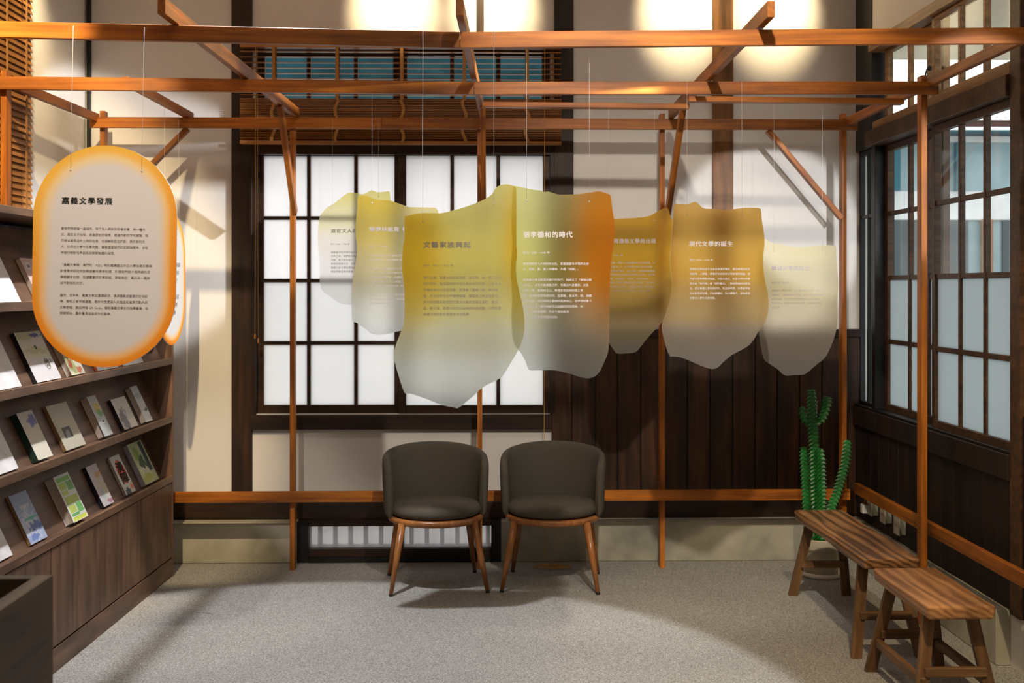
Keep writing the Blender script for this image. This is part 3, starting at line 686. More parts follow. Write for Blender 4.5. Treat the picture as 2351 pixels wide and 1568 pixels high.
# 3: largest
wave_panel('large golden-yellow frosted panel in the middle nearest the two chairs', Y1 - 0.02, (900, 420), 0.338,
  [(85,240),(100,225),(200,205),(330,205),(420,185),(520,155),(620,115),(680,75),(700,40),(730,18),(780,10),(825,20),(843,45),(845,200),(845,420),(851,470),(842,560),(845,640),(865,740),(890,850),(900,950),(893,1040),(860,1130),(790,1250),(735,1325),(620,1385),(560,1440),(500,1490),(450,1528),(420,1525),(330,1505),(220,1462),(130,1432),(92,1430),(75,1400),(45,1310),(20,1220),(12,1165),(30,1090),(65,1000),(82,930),(85,760),(78,660),(68,570),(75,430),(85,380)],
  [(937, (0.90, 0.93, 0.90)), (860, (0.90, 0.92, 0.84)), (780, (0.90, 0.87, 0.62)), (700, (0.88, 0.79, 0.32)), (600, (0.82, 0.72, 0.17)), (425, (0.86, 0.76, 0.24))],
  [(930, 590, 150, 240, (0.94, 0.62, 0.05), 0.95), (1200, 560, 75, 230, (0.82, 0.50, 0.02), 0.95)],
  [((966, 75), (971, 509)), ((1133, 75), (1134, 467))],
  [('title', '文藝家族興起', 972, 555, 1080.5, 569.5), ('date', '西元 1850－1895 年', 972, 607, 1041, 613),
   ('body', '清代以來，嘉義士族家風鼎盛，其中徐、林、賴三家尤\n具代表性，皆為當時有功名在身的地方仕紳。三家文人\n不僅在詩文上造詣深厚，更曾為「嘉義八景」題詩書\n寫，將地方風光化作優雅辭章，讓嘉義之美遠播各地。\n其中徐德欽與林啓東於清末光緒年間聲名漸起，賴世\n若、賴子清、賴惠川則於日治時期持續發聲，共同形塑\n嘉義文學的歷史厚度與文化風貌。', 972, 634, 1150.5, 725)], M_INKT, 0.28)
# 4
wave_panel('lime to deep orange frosted panel right of the large golden one', Y1 + 0.06, (1170, 420), 0.2935,
  [(30,30),(60,27),(100,35),(200,55),(240,58),(270,70),(300,68),(330,75),(380,90),(450,92),(560,85),(650,72),(700,65),(750,80),(790,100),(800,180),(815,280),(825,370),(812,480),(800,560),(792,650),(785,760),(783,900),(780,1050),(778,1200),(770,1320),(740,1400),(700,1480),(660,1515),(620,1527),(570,1522),(480,1495),(400,1473),(330,1465),(200,1467),(150,1462),(130,1410),(100,1350),(65,1300),(35,1260),(20,1180),(15,1050),(20,900),(10,700),(20,500),(15,300),(22,120)],
  [(868, (0.88, 0.91, 0.88)), (790, (0.88, 0.89, 0.78)), (720, (0.86, 0.82, 0.55)), (620, (0.80, 0.76, 0.22)), (430, (0.84, 0.82, 0.32))],
  [(1395, 560, 150, 300, (0.93, 0.33, 0.005), 1.0), (1400, 520, 90, 220, (0.95, 0.36, 0.0), 0.8)],
  [((1213, 112), (1209, 461)), ((1350, 112), (1353, 463))],
  [('title', '張李德和的時代', 1202, 531.5, 1314, 545.5), ('date', '西元 1895－1945 年', 1201, 577, 1262, 583),
   ('body', '張李德和於十九世紀末出生，是嘉義富有才情的女詩\n人，以詩、書、畫三絕著稱，人稱「詩媽」。\n\n在嘉義文學活動蓬勃盛行的年代，她成立了「琳瑯山閣\n詩社」，以自宅為雅集之所，常邀詩人書畫家、文友\n齊聚一堂，像是林玉山、陳澄波皆為她的座上常\n客。席間以詩朋為題詩詞、品書畫，並以琴、棋、絲繡\n相互切磋，成為當時文藝圈的重要核心。張李德和筆下\n的作品多元，擅長描繪生活逸趣與四時風物，如\n花鳥、閒情雅趣等，作品不僅風格清\n新，更展現女性的藝術成就。', 1201, 602.5, 1358, 731)], M_INKW, 0.30)
# 5
wave_panel('amber frosted panel partly hidden behind the lime to orange one', 6.10, (1170, 420), 0.2935,
  [(790,284),(830,283),(900,278),(1000,272),(1080,262),(1130,240),(1180,210),(1225,192),(1240,205),(1255,250),(1275,300),(1285,380),(1275,500),(1290,650),(1285,800),(1265,930),(1235,1030),(1190,1090),(1150,1135),(1090,1200),(1040,1260),(1010,1300),(980,1325),(910,1333),(840,1333),(810,1300),(780,1255),(740,1200),(720,1100),(730,900),(715,700),(735,500),(745,330)],
  [(812, (0.62, 0.60, 0.50)), (760, (0.80, 0.66, 0.38)), (700, (0.85, 0.60, 0.18)), (600, (0.88, 0.53, 0.03)), (478, (0.88, 0.50, 0.02))], [],
  [((1397, 237), (1397, 512)), ((1503, 237), (1502, 507))],
  [('title', '新文學與通俗文學的出現', 1372, 548, 1505, 558.5), ('date', '西元 1920－1945 年', 1372, 584, 1430, 588.5),
   ('body', '隨著報刊的興盛，帶動了本地新舊詩社的活動發展，也\n讓小說的寫法更加多元，許多作家在報刊上發表長篇。\n除了報紙不易讀到的漢文，詩人之間，通俗讀物雜誌流\n行，嘉義文學發展出的通俗文學也是地方文學，許多雜\n誌、歌謠故事、偵探雜誌，言情等，皆記錄當時\n生活風貌與時代，大眾文藝更貼近生活之間，成為文化\n生活重要的記憶與文化傳承，也成為後來新文學的養分\n與新的語言，在新文學的浪潮中同時，書寫了嘉義\n獨特的面貌。', 1374, 601, 1503, 679)], M_INKT, 0.34, 0.0, 2.48)
# 6
wave_panel('orange frosted panel with bright white lettering beside the right thin post', Y2 - 0.065, (1500, 440), 0.2807,
  [(165,110),(180,98),(230,100),(290,98),(320,88),(345,84),(370,100),(400,130),(440,140),(500,140),(560,148),(610,150),(680,140),(760,132),(830,133),(870,138),(880,155),(888,240),(905,350),(908,440),(897,520),(895,580),(900,640),(915,740),(935,830),(942,920),(935,1000),(905,1080),(860,1140),(820,1210),(770,1265),(680,1315),(630,1345),(570,1395),(530,1435),(490,1450),(450,1445),(380,1420),(300,1385),(220,1355),(160,1348),(135,1345),(110,1290),(85,1200),(68,1120),(75,1070),(105,990),(130,900),(148,820),(152,740),(145,650),(137,560),(143,470),(152,350),(158,250),(162,160)],
  [(847, (0.66, 0.63, 0.64)), (770, (0.74, 0.66, 0.56)), (720, (0.86, 0.66, 0.33)), (620, (0.90, 0.55, 0.10)), (463, (0.90, 0.55, 0.14))], [],
  [((1576, 195), (1577, 493)), ((1706, 195), (1703, 493))],
  [('title', '現代文學的誕生', 1582, 553.5, 1682, 565.5), ('date', '西元 1950－1990 年', 1582.5, 594, 1637, 600),
   ('body', '早期的文學作品多以台語或漢字書寫，語言風格貼近在\n地語境。二戰後，隨著語言政策與文學風潮的轉變，創\n作語言逐漸轉為以國語、白話文為主，作品也開始明確\n標示為「現代詩」或「現代散文」；題材則偏純文藝取\n向，語言書寫上更加現代化。在這段時期，女性創作者\n的身影愈發活躍，例如蕭麗紅、朱少麟等人，都為嘉義\n文學注入更多元的視角。', 1583, 615, 1722, 687)], M_INKW, 0.42)
# 7
wave_panel('straw-coloured frosted panel hanging rightmost above the cactus', 5.90, (1500, 440), 0.2807,
  [(880,382),(915,388),(950,410),(1000,425),(1060,435),(1130,450),(1200,457),(1270,450),(1340,440),(1420,437),(1470,440),(1493,447),(1497,520),(1505,640),(1513,760),(1508,850),(1505,950),(1503,1080),(1490,1150),(1470,1220),(1440,1290),(1400,1360),(1340,1410),(1270,1470),(1225,1497),(1150,1500),(1075,1503),(1020,1455),(960,1415),(905,1370),(885,1290),(872,1220),(862,1150),(855,1050),(865,900),(858,700),(865,500),(868,405)],
  [(862, (0.60, 0.57, 0.56)), (780, (0.74, 0.68, 0.60)), (735, (0.90, 0.84, 0.66)), (650, (0.88, 0.80, 0.50)), (548, (0.86, 0.78, 0.42))], [],
  [((1777, 223), (1777, 576)), ((1890, 223), (1888, 577))],
  [('title', '桃城文學獎設立', 1771, 611, 1858, 620.5), ('date', '西元 1991 年至今', 1771, 647, 1811, 651),
   ('body', '從過去人才薈萃到現今，為了讓文學持續發展，嘉義市立\n文化中心，今嘉義市政府文化局，設立文學獎來鼓勵創作\n者書寫嘉義，桃城文學獎的舉辦讓更多的作品被看見\n至今已近 30 年並不斷地增加徵文類，在地書寫的文學\n更加蓬勃。', 1771, 665, 1892, 708)], M_INKT, 0.36, 0.0, 2.475)

# ------------------------------------------------------------------ oval signs
def oval_mat(name, hw, hh, face):
    """white board with an airbrushed orange border printed on it"""
    m, nt, b = new_mat(name)
    tc = N(nt, 'ShaderNodeTexCoord'); sp = N(nt, 'ShaderNodeSeparateXYZ'); nt.links.new(tc.outputs['Object'], sp.inputs[0])
    az = N(nt, 'ShaderNodeMath', operation='ABSOLUTE'); nt.links.new(sp.outputs['Z'], az.inputs[0])
    s = N(nt, 'ShaderNodeMath', operation='SUBTRACT'); s.inputs[1].default_value = hh - hw; nt.links.new(az.outputs[0], s.inputs[0])
    mxx = N(nt, 'ShaderNodeMath', operation='MAXIMUM'); mxx.inputs[1].default_value = 0; nt.links.new(s.outputs[0], mxx.inputs[0])
    cv = N(nt, 'ShaderNodeCombineXYZ'); nt.links.new(sp.outputs['X'], cv.inputs[0]); nt.links.new(mxx.outputs[0], cv.inputs[2])
    ln = N(nt, 'ShaderNodeVectorMath', operation='LENGTH'); nt.links.new(cv.outputs[0], ln.inputs[0])
    dv = N(nt, 'ShaderNodeMath', operation='DIVIDE'); dv.inputs[1].default_value = hw; nt.links.new(ln.outputs['Value'], dv.inputs[0])
    top = ramp(nt, [(0.0, face), (0.70, face), (0.84, (0.84, 0.60, 0.26)), (0.92, (0.87, 0.47, 0.07)), (1.0, (0.83, 0.44, 0.05))])
    bot = ramp(nt, [(0.0, face), (0.76, face), (0.87, (0.90, 0.50, 0.18)), (0.93, (0.90, 0.30, 0.02)), (1.0, (0.88, 0.25, 0.012))])
    nt.links.new(dv.outputs[0], top.inputs['Fac']); nt.links.new(dv.outputs[0], bot.inputs['Fac'])
    mr = N(nt, 'ShaderNodeMapRange'); mr.inputs['From Min'].default_value = -hh * 0.35; mr.inputs['From Max'].default_value = hh * 0.85
    ad = N(nt, 'ShaderNodeMath', operation='MULTIPLY_ADD'); ad.inputs[1].default_value = -0.45; nt.links.new(sp.outputs['X'], ad.inputs[0]); nt.links.new(sp.outputs['Z'], ad.inputs[2])
    nt.links.new(ad.outputs[0], mr.inputs['Value'])
    mx = N(nt, 'ShaderNodeMix', data_type='RGBA'); nt.links.new(mr.outputs[0], mx.inputs[0]); nt.links.new(bot.outputs['Color'], mx.inputs[6]); nt.links.new(top.outputs['Color'], mx.inputs[7])
    nt.links.new(mx.outputs[2], b.inputs['Base Color']); b.inputs['Roughness'].default_value = 0.6; b.inputs['Specular IOR Level'].default_value = 0.2
    return m
def stadium(hw, hh, n=28):
    L = []
    for i in range(n + 1):
        a = PI * i / n; L.append((hw * math.cos(a), hh - hw + hw * math.sin(a)))
    for i in range(n + 1):
        a = PI + PI * i / n; L.append((hw * math.cos(a), -(hh - hw) + hw * math.sin(a)))
    return L
YO = Y1 - 0.02
oc = atY(240.5, 588.5, YO); kO = atY(241, 661, YO).x - atY(240, 661, YO).x
HW, HH = 165 * kO, 256.5 * kO
BODY = ('當我們想認識一座城市，除了走入眼前的街巷風景，另一種方\n式，是從文字出發，走進歷史的摺痕。透過作家的字句鋪陳，我\n們得以窺見這片土地的往昔，也理解那些生於斯、長於斯的文\n人，如何在文學中反覆思索，書寫這座城市的面貌與精神，並在\n字裡行間對世界與自我展開無盡的探問。\n\n'
        '「嘉義文學館：東門町  1923」特別邀請國立中正大學台灣文學與\n創意應用研究所副教授兼所長李知灝，引領我們從 7 個時期的文\n學關鍵字出發，回望嘉義的文學脈絡，穿梭時空，尋找另一種與\n城市對話的方式。\n\n'
        '當然，百年來，嘉義文學如潺潺細流，涓滴匯聚成豐厚的在地記\n憶，豈能三言兩語道盡。若你也想更深入走進這段漫長而動人的\n文學旅程，歡迎掃描 QR Code，獲取嘉義文學史的推薦書單，從\n閱讀開始，重新看見這座城市的靈魂。')
M_OVAL = oval_mat('airbrushed_orange_border_board', HW, HH, (0.70, 0.64, 0.585))
ov = thing('oval_sign', 'large white oval sign with glowing orange border and black text', 'sign', oc, 0, 'oval hanging signs')
ov.rotation_euler = (0, math.radians(0.9), 0)
slab('board', stadium(HW, HH), 0.006, (M_OVAL, plain('white_board_edge', (0.85, 0.82, 0.80), 0.5)), ov)
def otext(nm, body, a, b_, c, d, mat, bold, res=1, sp=1.0):
    for frag, fx, fy, fw, fh in paragraphs(body, c - a, d - b_):
        o = link(nm, text_mesh(frag, fw*kO, fh*kO, bold, res, sp, fx), mat, ov)
        o.location = ((a - 240.5) * kO, -0.0038, (588.5 - b_ - fy) * kO)
otext('title_text', '嘉義文學發展', 141, 453, 256.5, 469, M_INKB, 0.020, 2, 1.2)
otext('body_text', BODY, 140, 522, 349.5, 725, M_INKG, 0.0, 1)
for px in (160, 323):
    string_part(ov, ((px - 240.5) * kO, 0.0, 2.50 - oc.z), ((px - 240.5) * kO, -0.005, (588.5 - 390) * kO), 0.0005, 0.0035)
# second oval, turned side on under the short depth timber
c2 = Vector((-1.618, 6.40, atY(400, 640, 6.40).z))
HW2, HH2 = 0.235, 0.345
o2 = thing('oval_sign', 'second oval sign turned side-on behind the large oval one', 'sign', c2, PI / 2 - math.radians(3), 'oval hanging signs')
slab('board', stadium(HW2, HH2), 0.006, (oval_mat('airbrushed_orange_border_board_small', HW2, HH2, (0.66, 0.64, 0.60)), MATS['white_board_edge']), o2)
for frag, fx, fy, fw, fh in paragraphs('嘉義文學發展\n\n當我們想認識一座城市\n除了走入眼前的街巷\n風景，另一種方式\n\n是從文字出發，走進\n歷史的摺痕與土地\n的往昔，也理解', 0.27, 0.36):
    tm = link('body_text', text_mesh(frag, fw, fh, 0.0, 1, 1.0, fx), M_INKG, o2); tm.location = (-0.13, -0.0038, 0.17 - fy)
for xx in (-0.12, 0.12): string_part(o2, (xx, 0.0, 2.505 - c2.z), (xx, -0.005, 0.24), 0.0005, 0.0035)

# ================================================================== BLINDS
def blind_back():
    x0, x1 = X_(553, 6.98), X_(1288, 6.98); YL = 6.975
    L = x1 - x0; cx = (x0 + x1) / 2
    t = thing('wooden_blind', 'wide half-raised wooden slat blind above the grid window', 'blind', (cx, YL, Z_(112, YL)))
    z0 = t.location.z
    def bar(nm, h, d, zc_, tilt=0.0, dy=0.0, m=M_SLAT, par=t):
        bm = bmesh.new(); bm_box(bm, -L/2, L/2, -d/2, d/2, -h/2, h/2, 0.0006)
        o = from_bm(nm, bm, m, par); o.location = (0, dy, zc_ - z0); o.rotation_euler = (tilt, 0, 0); return o
    bar('head_rail', 0.05, 0.055, Z_(112, YL) + 0.024)
    proto = None; n = 0
    def slat(z, tilt, dy):
        nonlocal proto
        if proto is None: proto = bar('slat', 0.003, 0.05, z, tilt, dy)
        else:
            o = proto.copy(); C.objects.link(o); o.location = (0, dy, z - z0); o.rotation_euler = (tilt, 0, 0)
    for k in range(9):                                   # open slats
        slat(Z_(121 + k * 12.4, YL), math.radians(4), 0)
    zt, zb = Z_(232, YL), Z_(322, YL)
    for k in range(24):                                  # stacked slats
        slat(zt + (zb - zt) * k / 23, math.radians(-random.uniform(16, 22)), random.uniform(-.002, .002))
    bar('bottom_rail', 0.018, 0.052, Z_(329, YL))
    for px in (630, 775, 923, 1066, 1210):
        bm = bmesh.new(); xx = X_(px, YL) - cx
        for sgn in (-1, 1): bm_box(bm, xx - 0.009, xx + 0.009, sgn * 0.029 - 0.0007, sgn * 0.029 + 0.0007, zt - z0, 0.0)
        from_bm('ladder_tape', bm, M_TAPE, t)
        bm = bmesh.new()                                # slack tape folded in front of the stack
        pts = [(xx + 0.012 * math.sin(k * 1.1 + px), -0.033 - 0.006 * abs(math.sin(k * 1.7)), (zt + (zb - 0.02 - zt) * k / 9) - z0) for k in range(10)]
        rows_ = []
        for p in pts: rows_.append([bm.verts.new((p[0] - 0.009, p[1], p[2])), bm.verts.new((p[0] + 0.009, p[1], p[2])), bm.verts.new((p[0] + 0.009, p[1] + 0.0012, p[2])), bm.verts.new((p[0] - 0.009, p[1] + 0.0012, p[2]))])
        grid_quads(bm, rows_, close_v=True); bm.faces.new(rows_[0]); bm.faces.new(rows_[-1][::-1])
        from_bm('ladder_tape', bm, M_TAPE, t)
    for dx, py in ((-0.004, 765), (0.005, 775)):         # pull cords on the left
        xx = X_(591, YL) - cx + dx; zz = Z_(py, YL) - z0
        bm = bmesh.new(); bm_tube(bm, [(xx, -0.034, 0.0), (xx + dx, -0.032, zz)], 0.0013, 5); cd = from_bm('cord', bm, M_CORD, t, True)
        bm = bmesh.new(); bm_lathe(bm, [(0, 0.0), (0.003, -0.001), (0.0055, -0.02), (0.006, -0.028), (0, -0.03)], 10, xx + dx, -0.032)
        for v in bm.verts: v.co.z += zz
        from_bm('tassel', bm, M_SLAT, cd, True)
    # long cord on the right, ending in a tangle on the floor
    xx = X_(1250, YL) - cx; fz = -z0 + 0.004
    pts = [(xx, -0.034, 0.0), (xx - 0.004, -0.034, Z_(1160, YL) - z0), (xx - 0.006, -0.15, Z_(1195, YL) - z0), (xx - 0.006, -0.165, 0.06 - z0)]
    a = 0.0
    rnd = random.Random(3)
    for k in range(90):
        a += rnd.uniform(0.35, 0.75); r = 0.05 + 0.035 * math.sin(k * 0.37) + rnd.uniform(-.012, .012)
        pts.append((xx + 0.035 + r * 1.35 * math.cos(a), -0.215 + r * 0.55 * math.sin(a), fz + 0.003 + 0.014 * abs(math.sin(k * 1.3)) * (1 if r < 0.06 else 0.3)))
    pp = [pts[0], pts[1]]
    lp = pts[1:]
    for i in range(1, len(lp) - 2):
        for k in range(3):
            tt = k / 3; p0, p1, p2, p3 = lp[i-1], lp[i], lp[i+1], lp[i+2]
            pp.append(tuple(0.5 * (2*b + (c-a_)*tt + (2*a_-5*b+4*c-d)*tt*tt + (-a_+3*b-3*c+d)*tt**3) for a_, b, c, d in zip(p0, p1, p2, p3)))
    bm = bmesh.new(); bm_tube(bm, pp, 0.0016, 5); from_bm('cord', bm, M_CORD, t, True)
blind_back()

def blind_left():
    y0, y1, xs = 4.0, 6.06, XL + 0.05
    zt = 3.22
    t = thing('wooden_blind', 'closed honey-coloured slat blind on the left wall above the bookshelf', 'blind', (xs, (y0+y1)/2, zt))
    L = y1 - y0
    proto = None; k = 0; z = zt - 0.05
    while z > 1.5:
        if proto is None:
            bm = bmesh.new(); bm_box(bm, -0.026, 0.026, -L/2, L/2, -0.0015, 0.0015); proto = from_bm('slat', bm, M_SLATY, t); o = proto
        else:
            o = proto.copy(); C.objects.link(o)
        o.location = (0, 0, z - zt); o.rotation_euler = (0, math.radians(70 + random.uniform(-3, 3)), 0)
        z -= 0.031; k += 1
    box('head_rail', -0.03, 0.03, -L/2, L/2, -0.04, 0.005, M_SLATY, t, 0.002)
    box('valance', 0.03, 0.045, -L/2 - 0.01, L/2 + 0.03, -0.07, 0.02, M_SLATY, t, 0.002)
    box('bottom_rail', -0.026, 0.026, -L/2, L/2, z - zt - 0.005, z - zt + 0.013, M_SLATY, t, 0.002)
    for yy in (5.92, 5.68, 5.2, 4.6):
        box('ladder_tape', 0.031, 0.0325, yy - (y0+y1)/2 - 0.010, yy - (y0+y1)/2 + 0.010, z - zt, -0.04, M_TAPE, t)
blind_left()

# ================================================================== BOOKSHELF
SA = Vector((-1.668, 6.645, 0.0)); SBv = Vector((-1.727, 4.93, 0.0))
sd = (SA - SBv).normalized()                      # towards the far end
s_rz = math.atan2(-sd.x, sd.y)                    # local Y along the shelf, local X out into the room
SL, SD = 2.95, 0.36
shelf = thing('bookshelf', 'dark walnut-stained display bookshelf with sloping tiers on the left', 'bookshelf', SA, s_rz)
Rz = Matrix.Rotation(s_rz, 3, 'Z')
def sw(x, y, z): return SA + Rz @ Vector((x, y, z))
def sbox(nm, x0, x1, y0, y1, z0, z1, m=M_SHELF, bv=0.0015, par=None): return box(nm, x0, x1, y0, y1, z0, z1, m, par or shelf, bv)
TOPZ = 1.86
sbox('side_panel', -SD, 0.0, -0.022, 0.0, 0, TOPZ); sbox('side_panel', -SD, 0.0, -SL, -SL + 0.022, 0, TOPZ)
sbox('back_panel', -SD, -SD + 0.012, -SL + 0.022, -0.022, 0, TOPZ)
sbox('kick_board', -0.02, -0.001, -SL + 0.022, -0.022, 0, 0.098, M_SHELFY)
sbox('carcass', -SD + 0.02, -0.030, -SL + 0.03, -0.03, 0.02, 0.505, M_BLACK)
pe = [-0.024, -0.555, -1.135, -1.70, -2.27, -2.84]
for a, b in zip(pe, pe[1:]): sbox('door_panel', -0.02, -0.003, b + 0.0035, a - 0.0035, 0.105, 0.505)
sbox('top_board', -SD + 0.012, 0.0, -SL, -0.0, 1.83, TOPZ, M_SHELFY)
TIERS = [0.542, 0.864, 1.177, 1.500]
N0, SLOPE = -0.060, math.tan(math.radians(25.5))
nexts = TIERS[1:] + [1.83]
for zk, zn in zip(TIERS, nexts):
    sbox('ledge', -0.24, 0.0, -SL + 0.022, -0.022, zk - 0.031, zk - 0.008, M_SHELFY)
    sbox('lip', -0.014, 0.001, -SL + 0.022, -0.022, zk - 0.031, zk + 0.004, M_SHELFY)
    hgt = zn - 0.031 - zk + 0.008
    bm = bmesh.new(); x_b = N0; x_t = N0 - SLOPE * hgt
    loopv = [(x_b, zk - 0.008), (x_b - 0.012, zk - 0.008), (x_t - 0.012, zk - 0.008 + hgt), (x_t, zk - 0.008 + hgt)]
    A = [bm.verts.new((x, -SL + 0.023, z)) for x, z in loopv]; B = [bm.verts.new((x, -0.023, z)) for x, z in loopv]
    bm.faces.new(A); bm.faces.new(B[::-1])
    for i in range(4): bm.faces.new((A[i], B[i], B[(i+1) % 4], A[(i+1) % 4]))
    from_bm('sloping_board', bm, M_SHELFY, shelf)

# ------------------------------------------------------------------ books on the tiers
def cover_mat(name, base, marks, rough=0.5):
    """printed cover: marks = [(kind, x, z, rx, rz, colour)] in 0..1 of the cover"""
    m, nt, b = new_mat(name)
    tc = N(nt, 'ShaderNodeTexCoord'); sp = N(nt, 'ShaderNodeSeparateXYZ'); nt.links.new(tc.outputs['Generated'], sp.inputs[0])
    no = N(nt, 'ShaderNodeTexNoise'); no.inputs['Scale'].default_value = 9; no.inputs['Detail'].default_value = 4; nt.links.new(tc.outputs['Object'], no.inputs['Vector'])
    no.inputs['Scale'].default_value = 45
    col = None
    def const(c):
        r = N(nt, 'ShaderNodeRGB'); r.outputs[0].default_value = (*c, 1); return r.outputs[0]
    col = const(base)
    for kind, x, z, rx, rz_, c in marks:
        sub = N(nt, 'ShaderNodeVectorMath', operation='SUBTRACT'); sub.inputs[1].default_value = (0, x, z); nt.links.new(tc.outputs['Generated'], sub.inputs[0])
        dv = N(nt, 'ShaderNodeVectorMath', operation='MULTIPLY'); dv.inputs[1].default_value = (0, 1/rx, 1/rz_); nt.links.new(sub.outputs[0], dv.inputs[0])
        ab = N(nt, 'ShaderNodeVectorMath', operation='ABSOLUTE'); nt.links.new(dv.outputs[0], ab.inputs[0])
        s2 = N(nt, 'ShaderNodeSeparateXYZ'); nt.links.new(ab.outputs[0], s2.inputs[0])
        if kind == 'rect':
            q = N(nt, 'ShaderNodeMath', operation='MAXIMUM'); nt.links.new(s2.outputs['Y'], q.inputs[0]); nt.links.new(s2.outputs['Z'], q.inputs[1]); val = q.outputs[0]
        else:
            q = N(nt, 'ShaderNodeVectorMath', operation='LENGTH'); nt.links.new(ab.outputs[0], q.inputs[0]); val = q.outputs['Value']
        if kind == 'blot':
            ad = N(nt, 'ShaderNodeMath', operation='MULTIPLY_ADD'); ad.inputs[1].default_value = 2.4; ad.inputs[2].default_value = -1.2
            nt.links.new(no.outputs['Fac'], ad.inputs[0])
            a2 = N(nt, 'ShaderNodeMath', operation='ADD'); nt.links.new(ad.outputs[0], a2.inputs[0]); nt.links.new(val, a2.inputs[1]); val = a2.outputs[0]
        lt_ = N(nt, 'ShaderNodeMapRange'); lt_.inputs['From Min'].default_value = 1.04; lt_.inputs['From Max'].default_value = 0.96 if kind != 'blot' else 0.75
        nt.links.new(val, lt_.inputs['Value'])
        mx = N(nt, 'ShaderNodeMix', data_type='RGBA'); nt.links.new(lt_.outputs[0], mx.inputs[0]); nt.links.new(col, mx.inputs[6]); mx.inputs[7].default_value = (*c, 1); col = mx.outputs[2]
    nt.links.new(col, b.inputs['Base Color']); b.inputs['Roughness'].default_value = rough
    return m
BG = 'books on the sloping shelf'
def book(tier, quad, thick, label, cover, spine, pages='left', extra=None, titles=()):
    """quad = pixel corners of the front cover: TL, BL, BR; located on the sloping plane of its tier"""
    zk = TIERS[tier]; ang = math.atan(SLOPE); gap = 0.0015
    nloc = Vector((math.cos(ang), 0, math.sin(ang))); n = Rz @ nloc
    vloc = Vector((-math.sin(ang), 0, math.cos(ang)))
    p = sw(N0, 0, zk - 0.008) + n * (thick + gap)
    inv = Rz.transposed()
    loc = [inv @ (atPlane(x, y, p, n) - SA) for x, y in quad]
    tl, bl, br_ = loc
    y0 = bl.y; y1 = br_.y; wdt = y1 - y0
    base = Vector((N0, 0, zk - 0.008))
    v0 = thick * math.tan(ang) * 0 + 0.002
    vt = (tl - base).dot(vloc)
    hgt = max(0.12, min(0.27, vt - v0))
    t = thing('book', label, 'book', sw(N0, (y0+y1)/2, zk - 0.0075) + n * gap + (Rz @ vloc) * (v0 + thick * math.tan(ang) * 0.0), 0, BG)
    t.rotation_euler = (Matrix.Rotation(s_rz, 3, 'Z') @ Matrix.Rotation(-ang, 3, 'Y')).to_euler()
    # local frame: x out of the cover, y along the shelf, z up the slope; the foot rests on the ledge
    cth = 0.0012
    z0 = 0.0
    box('page_block', cth, thick - cth, -wdt/2 + 0.003, wdt/2 - 0.003, z0 + 0.003, hgt - 0.003, M_PAPER, t)
    box('front_cover', thick - cth, thick, -wdt/2, wdt/2, z0, hgt, cover, t)
    box('back_cover', 0, cth, -wdt/2, wdt/2, z0, hgt, spine, t)
    ys = -wdt/2 if pages == 'right' else wdt/2 - 0.0016
    box('spine', 0.0004, thick - 0.0004, ys, ys + 0.0016, z0, hgt, spine, t)
    for body, u, v, wu, hv, m_, bd in titles:
        me = text_mesh(body, wu * wdt, hv * hgt, bd, 1); o = link('title_text', me, m_, t)
        me.transform(Matrix(((0, 1, 0, 0), (1, 0, 0, 0), (0, 0, 1, 0), (0, 0, 0, 1))))      # text x -> local y
        o.location = (thick + 0.0004, -wdt/2 + u * wdt, z0 + v * hgt)
    return t
def cp(name, c): return plain(name, c, 0.55, 0.06, 40)
WHITE, CREAM = (0.66, 0.65, 0.66), (0.62, 0.58, 0.49)
c_white = plain('plain_white_paper_cover', WHITE, 0.6, 0.10, 14)
sp_dark = cp('dark_green_cloth_spine', (0.02, 0.05, 0.035)); sp_wht = cp('white_spine', (0.6, 0.58, 0.55)); sp_blk = cp('black_spine', (0.02, 0.02, 0.025)); sp_brn = cp('tan_spine', (0.32, 0.20, 0.10)); sp_gry = cp('grey_spine', (0.33, 0.33, 0.36))
GR1, GR2 = (0.45, 0.55, 0.12), (0.16, 0.42, 0.12)
